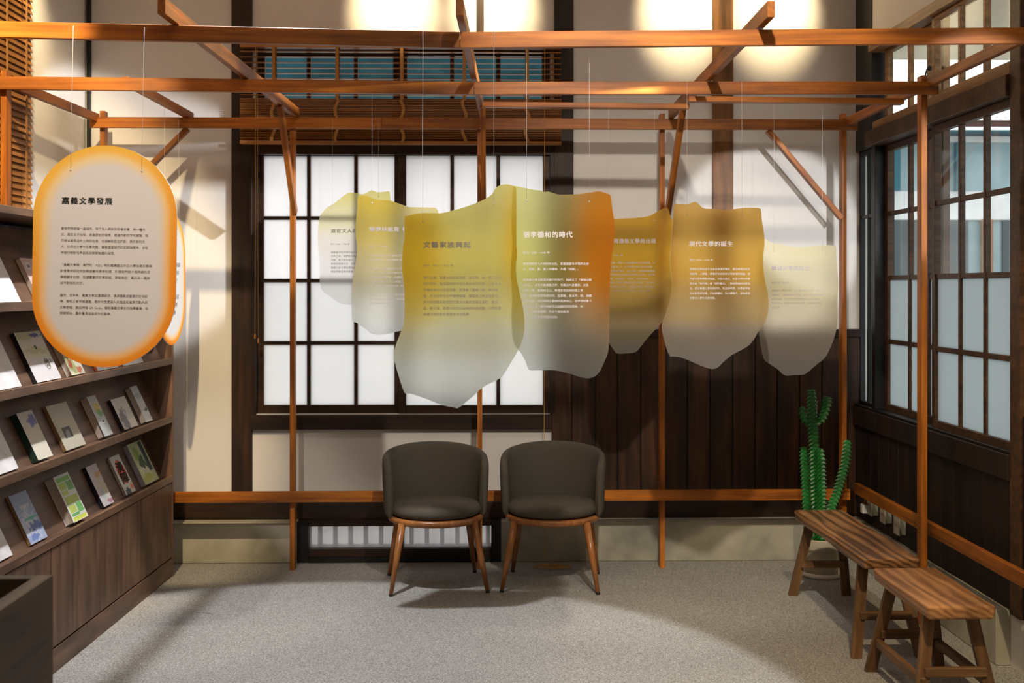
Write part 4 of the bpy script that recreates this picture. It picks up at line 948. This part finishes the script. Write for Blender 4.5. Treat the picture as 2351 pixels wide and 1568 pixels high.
T1 = [
 (((-62, 1215), (-8, 1300), (31.6, 1278)), 0.012, 'white cover cut off at the left edge on the lowest tier', c_white, sp_wht, 'left', ()),
 (((16.8, 1142), (73, 1254), (110.6, 1233.8)), 0.014, 'pale blue book with small blue brush marks on the lowest tier', cover_mat('pale_blue_watercolour_cover', (0.32, 0.38, 0.55), [('blot', 0.45, 0.30, 0.5, 0.32, (0.48, 0.53, 0.63)), ('blot', 0.70, 0.30, 0.42, 0.10, (0.10, 0.16, 0.42)), ('blot', 0.6, 0.47, 0.35, 0.035, (0.10, 0.40, 0.30)), ('blot', 0.35, 0.10, 0.3, 0.08, (0.14, 0.20, 0.45))]), sp_brn, 'right', (('悅讀城市', 0.30, 0.76, 0.5, 0.09, M_INKW, 0.01),)),
 (((113.8, 1100), (173, 1206), (204, 1186)), 0.040, 'thick book with green and lime patchwork cover', cover_mat('green_patchwork_cover', (0.66, 0.68, 0.62), [('rect', 0.5, 0.90, 0.42, 0.045, (0.22, 0.50, 0.10)), ('rect', 0.30, 0.76, 0.22, 0.075, GR1), ('rect', 0.76, 0.74, 0.20, 0.10, GR2), ('rect', 0.28, 0.62, 0.20, 0.045, GR1), ('rect', 0.5, 0.45, 0.42, 0.08, GR1), ('rect', 0.30, 0.27, 0.22, 0.08, GR1), ('rect', 0.76, 0.25, 0.18, 0.10, GR2), ('rect', 0.34, 0.145, 0.25, 0.03, GR2), ('rect', 0.5, 0.055, 0.44, 0.04, (0.50, 0.58, 0.08))]), sp_wht, 'left', ()),
 (((192, 1075), (241.5, 1168.7), (263, 1155)), 0.020, 'pale pink book with faint floral drawing between green patchwork and red oval books', cover_mat('pale_pink_floral_cover', (0.60, 0.54, 0.56), [('blot', 0.65, 0.45, 0.4, 0.40, (0.56, 0.50, 0.38)), ('blot', 0.7, 0.75, 0.3, 0.07, (0.60, 0.33, 0.12)), ('blot', 0.8, 0.08, 0.3, 0.06, (0.45, 0.22, 0.30)), ('blot', 0.45, 0.30, 0.22, 0.15, (0.40, 0.48, 0.46))]), sp_blk, 'right', ()),
 (((244.4, 1054), (292.8, 1142.7), (313.8, 1129.7)), 0.013, 'white book with red oval and bold black characters', cover_mat('red_oval_cover', (0.64, 0.63, 0.58), [('oval', 0.54, 0.57, 0.38, 0.31, (0.66, 0.08, 0.03)), ('oval', 0.84, 0.15, 0.13, 0.07, (0.75, 0.20, 0.04)), ('rect', 0.36, 0.06, 0.22, 0.06, (0.06, 0.06, 0.06)), ('rect', 0.36, 0.13, 0.10, 0.035, (0.06, 0.06, 0.06))]), sp_gry, 'left', (('湊', 0.24, 0.83, 0.60, 0.27, M_INKB, 0.03), ('陣', 0.24, 0.55, 0.64, 0.28, M_INKB, 0.03))),
 (((297.6, 1019.7), (336.2, 1117.3), (368, 1105)), 0.026, 'light green plant-pattern book with navy strip at the far end of the lowest tier', cover_mat('green_plant_cover', (0.46, 0.52, 0.26), [('blot', 0.45, 0.35, 0.4, 0.35, (0.62, 0.64, 0.45)), ('blot', 0.30, 0.72, 0.20, 0.22, (0.24, 0.34, 0.06)), ('blot', 0.45, 0.50, 0.25, 0.18, (0.05, 0.10, 0.03)), ('blot', 0.40, 0.14, 0.4, 0.10, (0.45, 0.47, 0.08)), ('rect', 0.80, 0.62, 0.12, 0.36, (0.03, 0.05, 0.06))]), cp('lavender_spine', (0.40, 0.38, 0.43)), 'right', ()),
]
T2 = [
 (((-55, 985), (-5, 1110), (43.6, 1076.5)), 0.012, 'white cover cut off at the left edge on the second tier', c_white, sp_wht, 'left', ()),
 (((33, 951), (90.4, 1061.6), (123.4, 1048.7)), 0.028, 'cream book with a small blue star on the second tier', cover_mat('cream_cover_blue_star', CREAM, [('blot', 0.72, 0.80, 0.30, 0.13, (0.13, 0.15, 0.36))]), sp_dark, 'right', ()),
 (((109, 933), (153.5, 1037), (200, 1024.3)), 0.016, 'cream book with a small square black photograph', cover_mat('cream_cover_black_photo', (0.52, 0.48, 0.37), [('rect', 0.42, 0.36, 0.20, 0.12, (0.05, 0.05, 0.055)), ('blot', 0.42, 0.33, 0.14, 0.08, (0.30, 0.28, 0.27))]), sp_brn, 'right', ()),
 (((191.7, 913.8), (243.4, 1007.7), (262.6, 1001)), 0.034, 'grey open-paged book with small yellow and green picture', cover_mat('grey_cover_small_picture', (0.46, 0.48, 0.46), [('blot', 0.6, 0.68, 0.40, 0.14, (0.55, 0.40, 0.07)), ('blot', 0.66, 0.56, 0.36, 0.08, (0.14, 0.32, 0.09)), ('rect', 0.6, 0.36, 0.22, 0.055, (0.66, 0.66, 0.68)), ('rect', 0.6, 0.36, 0.12, 0.03, (0.12, 0.12, 0.14))]), sp_brn, 'left', ()),
 (((254, 918), (288.4, 992), (320, 981)), 0.018, 'white book with black spine and grey ink figure', cover_mat('white_cover_ink_figure', (0.62, 0.58, 0.52), [('blot', 0.30, 0.30, 0.24, 0.42, (0.22, 0.20, 0.24)), ('oval', 0.55, 0.55, 0.10, 0.055, (0.36, 0.36, 0.40))]), sp_blk, 'right', ()),
 (((293.3, 890), (338, 974), (353.6, 969.8)), 0.030, 'pale grey open-paged book nearest the far end of the second tier', cover_mat('pale_grey_cover', (0.56, 0.56, 0.56), [('blot', 0.5, 0.72, 0.6, 0.07, (0.38, 0.42, 0.42)), ('blot', 0.7, 0.32, 0.25, 0.05, (0.06, 0.06, 0.07))]), sp_dark, 'left', ()),
]
T3 = [
 (((-45, 770), (-10, 905), (47.4, 880.8)), 0.012, 'white cover cut off at the left edge on the third tier', c_white, sp_wht, 'left', ()),
 (((27, 765), (83.5, 874.4), (139.8, 864.6)), 0.017, 'white book with a drawn face and oval title beside the large oval sign', cover_mat('white_cover_drawn_face', (0.64, 0.62, 0.63), [('rect', 0.5, 0.74, 0.5, 0.27, (0.62, 0.60, 0.47)), ('blot', 0.35, 0.92, 0.45, 0.10, (0.52, 0.48, 0.25)), ('blot', 0.55, 0.62, 0.45, 0.09, (0.50, 0.48, 0.28)), ('oval', 0.72, 0.80, 0.16, 0.12, (0.66, 0.58, 0.55)), ('blot', 0.74, 0.92, 0.22, 0.04, (0.10, 0.07, 0.28)), ('oval', 0.55, 0.68, 0.04, 0.05, (0.04, 0.04, 0.04)), ('oval', 0.71, 0.33, 0.10, 0.115, (0.10, 0.09, 0.02)), ('oval', 0.71, 0.33, 0.075, 0.10, (0.60, 0.58, 0.55))]), sp_blk, 'right', (('嘉義\n美食', 0.66, 0.41, 0.12, 0.15, M_INKB, 0.01), ('散文', 0.84, 0.42, 0.10, 0.08, M_INKG, 0.0))),
 (((118, 772), (164.8, 861), (195.8, 856)), 0.024, 'cream book with green and red painted cover half behind the large oval sign', cover_mat('painted_green_red_cover', (0.52, 0.50, 0.38), [('blot', 0.3, 0.35, 0.3, 0.35, (0.30, 0.33, 0.12)), ('blot', 0.25, 0.30, 0.16, 0.12, (0.30, 0.06, 0.03)), ('blot', 0.7, 0.12, 0.2, 0.1, (0.42, 0.14, 0.06))]), cp('ivory_spine', (0.50, 0.46, 0.36)), 'left', ()),
 (((195, 768), (225, 851), (272, 843)), 0.012, 'grey book with an orange spine just below the large oval sign', cover_mat('grey_blue_cover', (0.50, 0.52, 0.54), [('blot', 0.5, 0.5, 0.4, 0.4, (0.38, 0.42, 0.44))]), cp('orange_spine', (0.42, 0.09, 0.03)), 'right', ()),
 (((265, 760), (290, 841), (330, 832.6)), 0.012, 'white book nearest the far end of the third tier', c_white, sp_wht, 'left', ()),
]
T4 = [
 (((-48, 560), (-18, 690), (44.4, 683.6)), 0.012, 'white cover cut off at the left edge on the highest tier', c_white, sp_wht, 'left', ()),
 (((44.4, 592), (88, 684), (138, 682)), 0.020, 'pink book with a barcode sticker on the highest tier', cover_mat('pink_cover_sticker', (0.58, 0.42, 0.40), [('rect', 0.22, 0.82, 0.10, 0.085, (0.62, 0.62, 0.62)), ('rect', 0.22, 0.81, 0.06, 0.035, (0.15, 0.17, 0.2)), ('blot', 0.45, 0.68, 0.12, 0.05, (0.62, 0.10, 0.05))]), cp('olive_spine', (0.16, 0.13, 0.06)), 'left', ()),
]
for ti, TT in enumerate((T1, T2, T3, T4)):
    for q, th, lab, cov, spn, pg, tt in TT: book(ti, q, th, lab, cov, spn, pg, None, tt)

# ================================================================== OPEN CRATE, lower left
cr = atZ(122, 1319, 0.75)
bx0, bx1 = cr.x - 0.52, cr.x
by0, by1 = cr.y - 0.9, cr.y
crate = thing('crate', 'open-topped dark wooden crate cut off at the lower left', 'crate', ((bx0+bx1)/2, (by0+by1)/2, 0))
cxx, cyy = crate.location.x, crate.location.y
def cb(nm, x0, x1, y0, y1, z0, z1): return box(nm, x0-cxx, x1-cxx, y0-cyy, y1-cyy, z0, z1, M_CRATE, crate, 0.002)
tk = 0.045
cb('side_panel', bx1 - tk, bx1, by0, by1, 0, 0.75); cb('side_panel', bx0, bx0 + tk, by0, by1, 0, 0.75)
cb('end_panel', bx0 + tk, bx1 - tk, by1 - tk, by1, 0, 0.75); cb('end_panel', bx0 + tk, bx1 - tk, by0, by0 + tk, 0, 0.75)
cb('bottom_panel', bx0 + tk, bx1 - tk, by0 + tk, by1 - tk, 0.02, 0.05)

# ================================================================== CHAIRS
def make_chair(label):
    t = thing('tub_chair', label, 'chair', (0, 0, 0), 0, 'two tub chairs by the window')
    # tapered legs with black glides
    for sx, sy in ((-1, -1), (1, -1), (-1, 1), (1, 1)):
        top = Vector((0.185 * sx, (0.150 if sy > 0 else -0.155), 0.350)); bot = Vector((0.245 * sx if sy < 0 else 0.232 * sx, (0.222 if sy > 0 else -0.225), 0.012))
        bm = bmesh.new(); bm_tube(bm, [top, top.lerp(bot, .5), bot], [0.0195, 0.0165, 0.0105], 14); lg = from_bm('leg', bm, M_BEECH, t, True)
        bm = bmesh.new(); bm_tube(bm, [bot, bot + (bot - top).normalized() * 0.011], [0.0105, 0.0105], 12); from_bm('glide', bm, M_STEM, lg, True)
        for v in lg.children[0].data.vertices: v.co.z = max(v.co.z, 0.0)
    bm = bmesh.new()                                     # bent-wood hoop
    prof = [(0.205, 0.343), (0.236, 0.338), (0.2475, 0.346), (0.2505, 0.358), (0.247, 0.368), (0.236, 0.372), (0.205, 0.370), (0.205, 0.343)]
    bm_lathe(bm, prof, 56); bmesh.ops.remove_doubles(bm, verts=bm.verts, dist=1e-5); from_bm('hoop', bm, M_BEECH, t, True)
    bm = bmesh.new()                                     # cushion
    prof = [(0, 0.371)] + [(0.205 + 0.036 * math.cos(a), 0.402 + 0.031 * math.sin(a)) for a in [(-PI/2 + PI * k / 10) for k in range(10)]] + [(0.20, 0.4345), (0.16, 0.4415), (0.10, 0.4465), (0.05, 0.4485), (0, 0.449)]
    bm_lathe(bm, prof, 56); from_bm('seat_cushion', bm, M_FABRIC, t, True)
    # wrap-round back
    bm = bmesh.new(); rows_ = []
    A0, A1, n = -0.60 * PI, 0.60 * PI, 72
    for i in range(n + 1):
        u = i / n; a = A0 + (A1 - A0) * u; s = abs(2 * u - 1)
        endf = min(1.0, (1 - s) / 0.14); rnd = math.sqrt(max(0.0, 1 - (1 - endf) ** 2))
        zt = 0.716 - 0.070 * (s ** 2.0); zb = 0.352 + 0.012 * s
        zt = zb + (zt - zb) * (0.80 + 0.20 * rnd)
        th = 0.046 * (0.35 + 0.65 * min(1.0, (1 - s) / 0.05) ** 0.5)
        ring = []
        K = 20
        for k in range(K):
            ph = 2 * PI * k / K; cc, ss = math.cos(ph), math.sin(ph)
            ex = 0.30
            uu = (abs(ss) ** ex) * (1 if ss >= 0 else -1) * 0.5 + 0.5     # 0 bottom 1 top (superellipse)
            rr = (abs(cc) ** 0.75) * (1 if cc >= 0 else -1)
            z = zb + (zt - zb) * uu
            flare = 0.012 * uu + 0.022 * max(0, math.cos(a)) * uu ** 1.5
            r = 0.2475 + flare + th / 2 * rr * (1.0 if rr > 0 else 1.0)
            ring.append(bm.verts.new((r * math.sin(a), r * math.cos(a) * 0.985 + 0.004, z)))
        rows_.append(ring)
    grid_quads(bm, rows_, close_v=True); bm.faces.new(rows_[0][::-1]); bm.faces.new(rows_[-1])
    from_bm('backrest', bm, M_FABRIC, t, True)
    return t
def copy_tree(o, parent=None):
    c = o.copy(); C.objects.link(c); c.parent = parent
    for ch in list(o.children): copy_tree(ch, c)
    return c
ch1 = make_chair('charcoal wool tub chair, the left of the two by the window')
ch1.location = (-0.243, 6.425, 0); ch1.rotation_euler = (0, 0, math.radians(7))
ch2 = copy_tree(ch1); ch2['label'] = 'charcoal wool tub chair in front of the dark wainscot, right of the two'
ch2.location = (0.373, 6.435, 0); ch2.rotation_euler = (0, 0, math.radians(-7))

# ================================================================== BENCHES
def bench(name, label, cat, x0, x1, y0, y1, h, mat, thick=0.05, seed=0):
    cx, cy = (x0+x1)/2, (y0+y1)/2; L, W = y1-y0, x1-x0
    t = thing(name, label, cat, (cx, cy, 0))
    bm = bmesh.new(); bm_box(bm, -W/2, W/2, -L/2, L/2, h - thick, h)
    bmesh.ops.subdivide_edges(bm, edges=[e for e in bm.edges if abs(e.verts[0].co.y - e.verts[1].co.y) > L * .9], cuts=9)
    rnd = random.Random(seed)
    for v in bm.verts:                                   # hand-cut edge
        v.co.x += (0.004 * math.sin(v.co.y * 9 + seed + (2 if v.co.x > 0 else 0))) * (1 if v.co.z > h - 0.01 else 1.3)
        if v.co.z < h - 0.01: v.co.x *= 0.955; v.co.y *= 0.992
    es = [e for e in bm.edges if e.calc_face_angle(0) > 0.6]
    bmesh.ops.bevel(bm, geom=es, offset=0.013, segments=4, affect='EDGES', profile=0.5)
    from_bm('seat', bm, mat, t, True)
    inset = min(0.14, L * 0.17)
    feet = {}
    for sx in (-1, 1):
        for sy in (-1, 1):
            top = Vector((sx * W * 0.30, sy * (L/2 - inset), h - thick + 0.006)); bot = Vector((sx * (W * 0.5 + 0.012), sy * (L/2 - inset * 0.25), 0.0))
            feet[(sx, sy)] = (top, bot)
            o = beam('leg', top, bot + (bot - top).normalized() * 0.02, 0.043, 0.056, M_LEGW, t, bevel=0.005, up=(0, 1, 0))
            m4 = o.matrix_local.inverted()
            me = o.data
            for v in me.vertices:                       # cut the feet level with the floor
                wv = o.matrix_local @ v.co
                if wv.z < 0.02: wv.z = 0.0; v.co = m4 @ wv
    for sy in (-1, 1):
        f = 0.56
        a = feet[(-1, sy)][0].lerp(feet[(-1, sy)][1], f); b = feet[(1, sy)][0].lerp(feet[(1, sy)][1], f)
        beam('stretcher', a, b, 0.026, 0.034, M_LEGW, t, 0.003)
    for sx in (-1, 1):
        f = 0.66
        a = feet[(sx, -1)][0].lerp(feet[(sx, -1)][1], f); b = feet[(sx, 1)][0].lerp(feet[(sx, 1)][1], f)
        if L < 0.8: beam('stretcher', a, b, 0.026, 0.034, M_LEGW, t, 0.003)
    return t
bench('bench', 'long brown wooden bench with wavy grain in front of the cactus', 'bench', 1.585, 1.835, 5.045, 6.165, 0.43, M_BENCH, 0.05, 1)
bench('stool', 'short reddish wooden bench stool nearest the viewer at lower right', 'stool', 1.588, 1.846, 4.325, 4.93, 0.418, M_STOOL, 0.052, 4)

# ================================================================== CACTUS
cb_ = atZ(1888, 1332, 0.0); CYP = cb_.y + 0.10; CXP = atY(1886, 661, CYP).x
sau = bmesh.new(); bm_lathe(sau, [(0, 0.004), (0.095, 0.004), (0.103, 0.012), (0.112, 0.030), (0.116, 0.030), (0.108, 0.006), (0.10, 0.0), (0, 0.0)], 40)
so = from_bm('saucer', sau, M_SAUCER, None, True); so.location = (CXP, CYP, 0); tag(so, 'shallow white saucer under the cactus pot', 'saucer')
pot = thing('potted_cactus', 'tall green ribbed cactus in a beige pot behind the long bench', 'cactus', (CXP, CYP, 0.0045))
pz = 0.0045
bmv = bmesh.new(); bm_lathe(bmv, [(0, 0.0), (0.082, 0.0), (0.087, 0.01), (0.094, 0.10), (0.097, 0.142), (0.101, 0.144), (0.1035, 0.150), (0.106, 0.198), (0.106, 0.203), (0.102, 0.204), (0.098, 0.198), (0.094, 0.165), (0, 0.165)], 40)
from_bm('pot', bmv, M_POT, pot, True)
bmv = bmesh.new(); rnd = random.Random(5)
for k in range(70):
    a, r = rnd.uniform(0, 2*PI), 0.088 * math.sqrt(rnd.random())
    bmesh.ops.create_icosphere(bmv, subdivisions=1, radius=rnd.uniform(.009, .015), matrix=Matrix.Translation((r*math.cos(a), r*math.sin(a), 0.172 + rnd.uniform(0, .012))))
so2 = from_bm('clay_pebbles', bmv, M_SOIL, pot); so2['kind'] = 'stuff'
def cactus_mat():
    m, nt, b = new_mat('cactus_skin')
    tc = N(nt, 'ShaderNodeTexCoord'); no = N(nt, 'ShaderNodeTexNoise'); no.inputs['Scale'].default_value = 14; nt.links.new(tc.outputs['Object'], no.inputs['Vector'])
    r = ramp(nt, [(0.3, (0.004, 0.070, 0.010)), (0.7, (0.010, 0.17, 0.020))]); nt.links.new(no.outputs['Fac'], r.inputs['Fac']); nt.links.new(r.outputs['Color'], b.inputs['Base Color'])
    b.inputs['Roughness'].default_value = 0.45; return m
M_CACT = cactus_mat(); M_TOOTH = plain('cactus_tooth', (0.10, 0.21, 0.07), 0.6); M_SHOOT = plain('dry_shoot', (0.36, 0.20, 0.11), 0.7)
def stem(pts_px, width_px, ribs=4, rot=0.3, dy=0.0, neck=False):
    Y = CYP + dy
    P = [atY(x, y, Y) - Vector((CXP, CYP, pz)) for x, y in pts_px]
    kx = atY(1001, 661, Y).x - atY(1000, 661, Y).x
    # resample
    fine = []
    n = len(P)
    for i in range(n - 1):
        p0, p1, p2, p3 = P[max(i-1, 0)], P[i], P[i+1], P[min(i+2, n-1)]
        for k in range(12):
            t = k / 12; fine.append(0.5 * (2*p1 + (p2-p0)*t + (2*p0-5*p1+4*p2-p3)*t*t + (-p0+3*p1-3*p2+p3)*t**3))
    fine.append(P[-1])
    L = [0]
    for a, b in zip(fine, fine[1:]): L.append(L[-1] + (b - a).length)
    tot = L[-1]; step = 0.0105; cnt = int(tot / step)
    bm = bmesh.new(); rows_ = []; tip = []
    for q in range(cnt + 1):
        s = tot * q / cnt; j = max(i for i in range(len(L)) if L[i] <= s + 1e-9); j = min(j, len(L) - 2)
        p = fine[j].lerp(fine[j+1], (s - L[j]) / max(1e-9, L[j+1] - L[j]))
        tdir = (fine[min(j+2, len(fine)-1)] - fine[max(j-1, 0)]).normalized()
        ax = Vector((0, 1, 0)).cross(tdir).normalized(); ay = tdir.cross(ax)
        u = s / tot
        R = width_px / 2 * kx * (1.0 if not neck else min(1.0, 0.35 + 2.2 * u)) * (1 - 0.25 * max(0, u - 0.9) / 0.1)
        ring = []
        for k in range(ribs * 2):
            a = rot + PI * k / ribs
            ph = q % 2
            r = R * (1.32 if ph == 0 else 0.92) if k % 2 == 0 else R * 0.58
            drop = tdir * (-0.004 if (k % 2 == 0 and ph == 0) else 0)
            ring.append(bm.verts.new(p + (ax * math.cos(a) + ay * math.sin(a)) * r + drop))
            if k % 2 == 0 and ph == 0: tip.append((p + (ax * math.cos(a) + ay * math.sin(a)) * r * 1.02 + drop))
        rows_.append(ring)
    grid_quads(bm, rows_, close_v=True); bm.faces.new(rows_[-1]); bm.faces.new(rows_[0][::-1])
    o = from_bm('stem', bm, M_CACT, pot)
    bm = bmesh.new()
    for p in tip: bmesh.ops.create_icosphere(bm, subdivisions=1, radius=0.0022, matrix=Matrix.Translation(p))
    s_ = from_bm('spines', bm, M_TOOTH, o); s_['kind'] = 'stuff'
    return o
stem([(1886, 1262), (1878, 1200), (1872, 1120), (1870, 1040), (1866, 975), (1863, 895)], 25, 4, 0.45, 0.0)
stem([(1868, 972), (1880, 968), (1892, 945), (1901, 911)], 22, 4, 0.7, -0.02, True)
stem([(1862, 974), (1852, 970), (1844, 955), (1842, 934)], 17, 4, 0.6, 0.0, True)
stem([(1862, 1262), (1853, 1180), (1850, 1110), (1845, 1026)], 18, 4, 0.2, -0.035)
stem([(1880, 1262), (1884, 1160), (1883, 1090), (1881, 1030)], 22, 4, 0.9, -0.045)
stem([(1898, 1262), (1905, 1180), (1924, 1125), (1940, 1065), (1946, 1011)], 23, 4, 0.4, -0.02, True)
bmv = bmesh.new()
for px, py in ((1876, 925), (1877, 938), (1876, 945), (1883, 957), (1851, 950), (1852, 957)):
    p = atY(px, py, CYP - 0.03) - Vector((CXP, CYP, pz)); bm_tube(bmv, [p, p + Vector((rnd.uniform(-.006, .006), -0.004, 0.014))], [0.003, 0.0018], 5)
o_ = from_bm('dry_shoots', bmv, M_SHOOT, pot, True); o_['kind'] = 'stuff'

# ================================================================== SOCKETS on the right wall
def socket(px, py, label, s=0.062):
    p = atX(px, py, XR - 0.045)
    t = thing('power_socket', label, 'socket', (XR - 0.006, p.y, p.z), 0, 'surface-mounted power sockets')
    box('back_box', -0.032, -0.001, -s*.62, s*.62, -s*.72, s*.72, M_GREYPL, t, 0.003)
    pl = box('face_plate', -0.040, -0.0325, -s*.68, s*.68, -s*.78, s*.78, M_WHITEPL, t, 0.003)
    for dy in (-0.010, 0.010): box('slot', -0.009 + 0.0045, -0.0036, dy - 0.0012, dy + 0.0012, -0.006, 0.006, M_STEM, pl)
    return t
s1 = socket(1996, 1163, 'white wall socket with a plugged-in adapter nearest the corner')
socket(2026, 1180, 'middle white wall socket between two others above the plinth')
socket(2058, 1206, 'white wall socket nearest the front frame post above the plinth')
ad = thing('plug_adapter', 'small white plug adapter pushed into the corner wall socket', 'adapter', (s1.location.x - 0.0405, s1.location.y - 0.008, s1.location.z - 0.004))
box('body', -0.045, -0.001, -0.022, 0.022, -0.030, 0.020, M_WHITEPL, ad, 0.004)
box('switch', -0.036, -0.014, -0.013, 0.006, 0.0205, 0.030, plain('red_rocker', (0.35, 0.06, 0.02), 0.4), ad, 0.002)
bmv = bmesh.new(); bm_tube(bmv, [(-0.020, 0.014, 0.018), (-0.020, 0.014, 0.060), (-0.018, 0.016, 0.10)], 0.004, 8); from_bm('cable', bmv, M_WHITEPL, ad, True)

# a thin dry twig on the floor
tp = [atZ(450, 1406), atZ(468, 1407), atZ(480, 1409), atZ(492, 1412)]
tw = thing('twig', 'thin pale dry twig lying on the floor left of the chairs', 'twig', (tp[1].x, tp[1].y, 0))
bmv = bmesh.new(); bm_tube(bmv, [(p.x - tp[1].x, p.y - tp[1].y, 0.002 + 0.002 * k) for k, p in enumerate(tp)], [0.0012, 0.0018, 0.0018, 0.001], 6); from_bm('stalk', bmv, M_PAPER, tw, True)
bmv = bmesh.new(); p = atZ(486, 1404); bm_tube(bmv, [(tp[2].x - tp[1].x, tp[2].y - tp[1].y, 0.004), (p.x - tp[1].x, p.y - tp[1].y, 0.006)], [0.0014, 0.0008], 5); from_bm('side_shoot', bmv, M_PAPER, tw, True)

# ================================================================== OUTSIDE
M_GROUND = plain('pale_gravel_ground', (0.42, 0.41, 0.38), 0.9, 0.15, 8)
g = box('ground', -14, 20, YB + 0.42, 26, -0.3, -0.12, M_GROUND); tag(g, 'pale gravel yard outside the windows', 'ground', kind='structure')
g = box('ground', 3.42, 20, -6, YB + 0.40, -0.3, -0.12, M_GROUND); tag(g, 'pale gravel yard outside the windows', 'ground', kind='structure')
M_SHEET = plain('white_corrugated_metal', (0.86, 0.85, 0.84), 0.6, 0.04, 5); M_TEAL = plain('teal_grey_render', (0.30, 0.42, 0.45), 0.8, 0.1, 4); M_DTEAL = plain('dark_teal_paint_and_shade', (0.035, 0.13, 0.17), 0.6)
M_WHT = plain('whitewashed_band', (0.72, 0.73, 0.72), 0.8, 0.08, 6); M_FASC = plain('brown_fascia', (0.10, 0.055, 0.045), 0.7); M_DGL = plain('dark_window_glass', (0.03, 0.05, 0.055), 0.15, spec=0.6)
# building seen through the back window
nb = thing('metal_shed', 'pale corrugated metal shed seen through the back window', 'building', (-0.4, 11.2, -0.12))
bmv = bmesh.new(); rows_ = []
xs_ = []; x = -3.6
while x < 1.1: xs_ += [(x, 0), (x + 0.20, 0), (x + 0.22, -0.03), (x + 0.26, -0.03)]; x += 0.28
rows_ = [[bmv.verts.new((a, b, 0)) for a, b in xs_], [bmv.verts.new((a, b, 2.9)) for a, b in xs_]]
grid_quads(bmv, rows_); ob = from_bm('corrugated_wall', bmv, M_SHEET, nb)
md = ob.modifiers.new('thickness', 'SOLIDIFY'); md.thickness = 0.01
beam('roof', (-1.22, -0.35, 2.85), (-1.22, 1.6, 5.2), 5.1, 0.08, plain('dark_teal_roof', (0.012, 0.040, 0.048), 0.9, 0.4, 3, spec=0.0), nb, up=(0, 0, 1)); box('corner_trim', 0.98, 1.14, -0.06, 0.02, 0, 2.9, M_WHT, nb)
# neighbouring house seen through the right windows
YH = 11.5
hs = thing('neighbour_house', 'teal-grey neighbouring house with white sheet roof seen through the right windows', 'building', (4.9, YH, -0.12))
def hb(nm, x0, x1, y0, y1, z0, z1, m, par=hs): return box(nm, x0 - 4.9, x1 - 4.9, y0 - YH, y1 - YH, z0 + 0.12, z1 + 0.12, m, par)
hz = lambda py: atY(2250, py, YH).z
hb('wall', 2.75, 8.0, YH, YH + 0.2, -0.12, hz(300), M_TEAL)
hb('white_beam', 2.75, 8.0, YH - 0.06, YH - 0.002, hz(328), hz(314), M_WHT)
hb('fascia', 2.7, 8.0, YH - 0.35, YH - 0.32, hz(302), hz(287), M_FASC); hb('soffit_shade', 2.7, 8.0, YH - 0.318, YH - 0.001, hz(312), hz(308), M_DTEAL)  # dark teal strip under the eave stands in for the fascia's shadow
hb('white_band', 2.75, 8.0, YH - 0.03, YH - 0.002, hz(505), hz(440), M_WHT)
for a, b in ((3.0, 3.62), (3.72, 4.28), (4.36, 4.62), (4.95, 5.6), (5.7, 6.4)):
    wn = hb('window', a, b, YH - 0.02, YH - 0.002, hz(640), hz(507), M_DGL)
for a in (3.66, 4.32, 4.78, 5.65): hb('post', a - 0.05, a + 0.05, YH - 0.09, YH - 0.032, -0.12, hz(505), M_WHT if a != 4.78 else plain('ochre_post', (0.30, 0.17, 0.09), 0.7))
for a in (3.9, 4.5, 5.2): hb('downpipe', a - 0.035, a + 0.035, YH - 0.13, YH - 0.062, hz(440), hz(330), M_DTEAL)
bmv = bmesh.new(); rows_ = []
xs_ = [(2.6 + 0.04 * i, 0.012 * (1 if i % 2 else -1)) for i in range(136)]
for yy, zz in ((YH - 0.42, hz(284)), (YH + 2.5, hz(284) + 0.9)): rows_.append([bmv.verts.new((a - 4.9, yy - YH, zz + b + 0.12)) for a, b in xs_])
grid_quads(bmv, rows_); ob = from_bm('sheet_roof', bmv, M_SHEET, hs); md = ob.modifiers.new('thickness', 'SOLIDIFY'); md.thickness = 0.008
# the eave of this building over the right windows
ev = bmesh.new(); bm_box(ev, XR + 0.13, XR + 1.15, 3.0, 7.6, 2.99, 3.03)
eo = from_bm('eave_soffit', ev, plain('cream_soffit', (0.80, 0.72, 0.58), 0.8, 0.04, 4), wall_right)
pp_ = thing('porch_post', 'whitewashed post just outside the right windows', 'post', (2.62, 6.87, -0.12))
box('shaft', -0.028, 0.028, -0.028, 0.028, 0.10, 3.10, M_WHT, pp_, 0.004); box('base', -0.05, 0.05, -0.05, 0.05, 0, 0.10, M_CONC, pp_, 0.004)
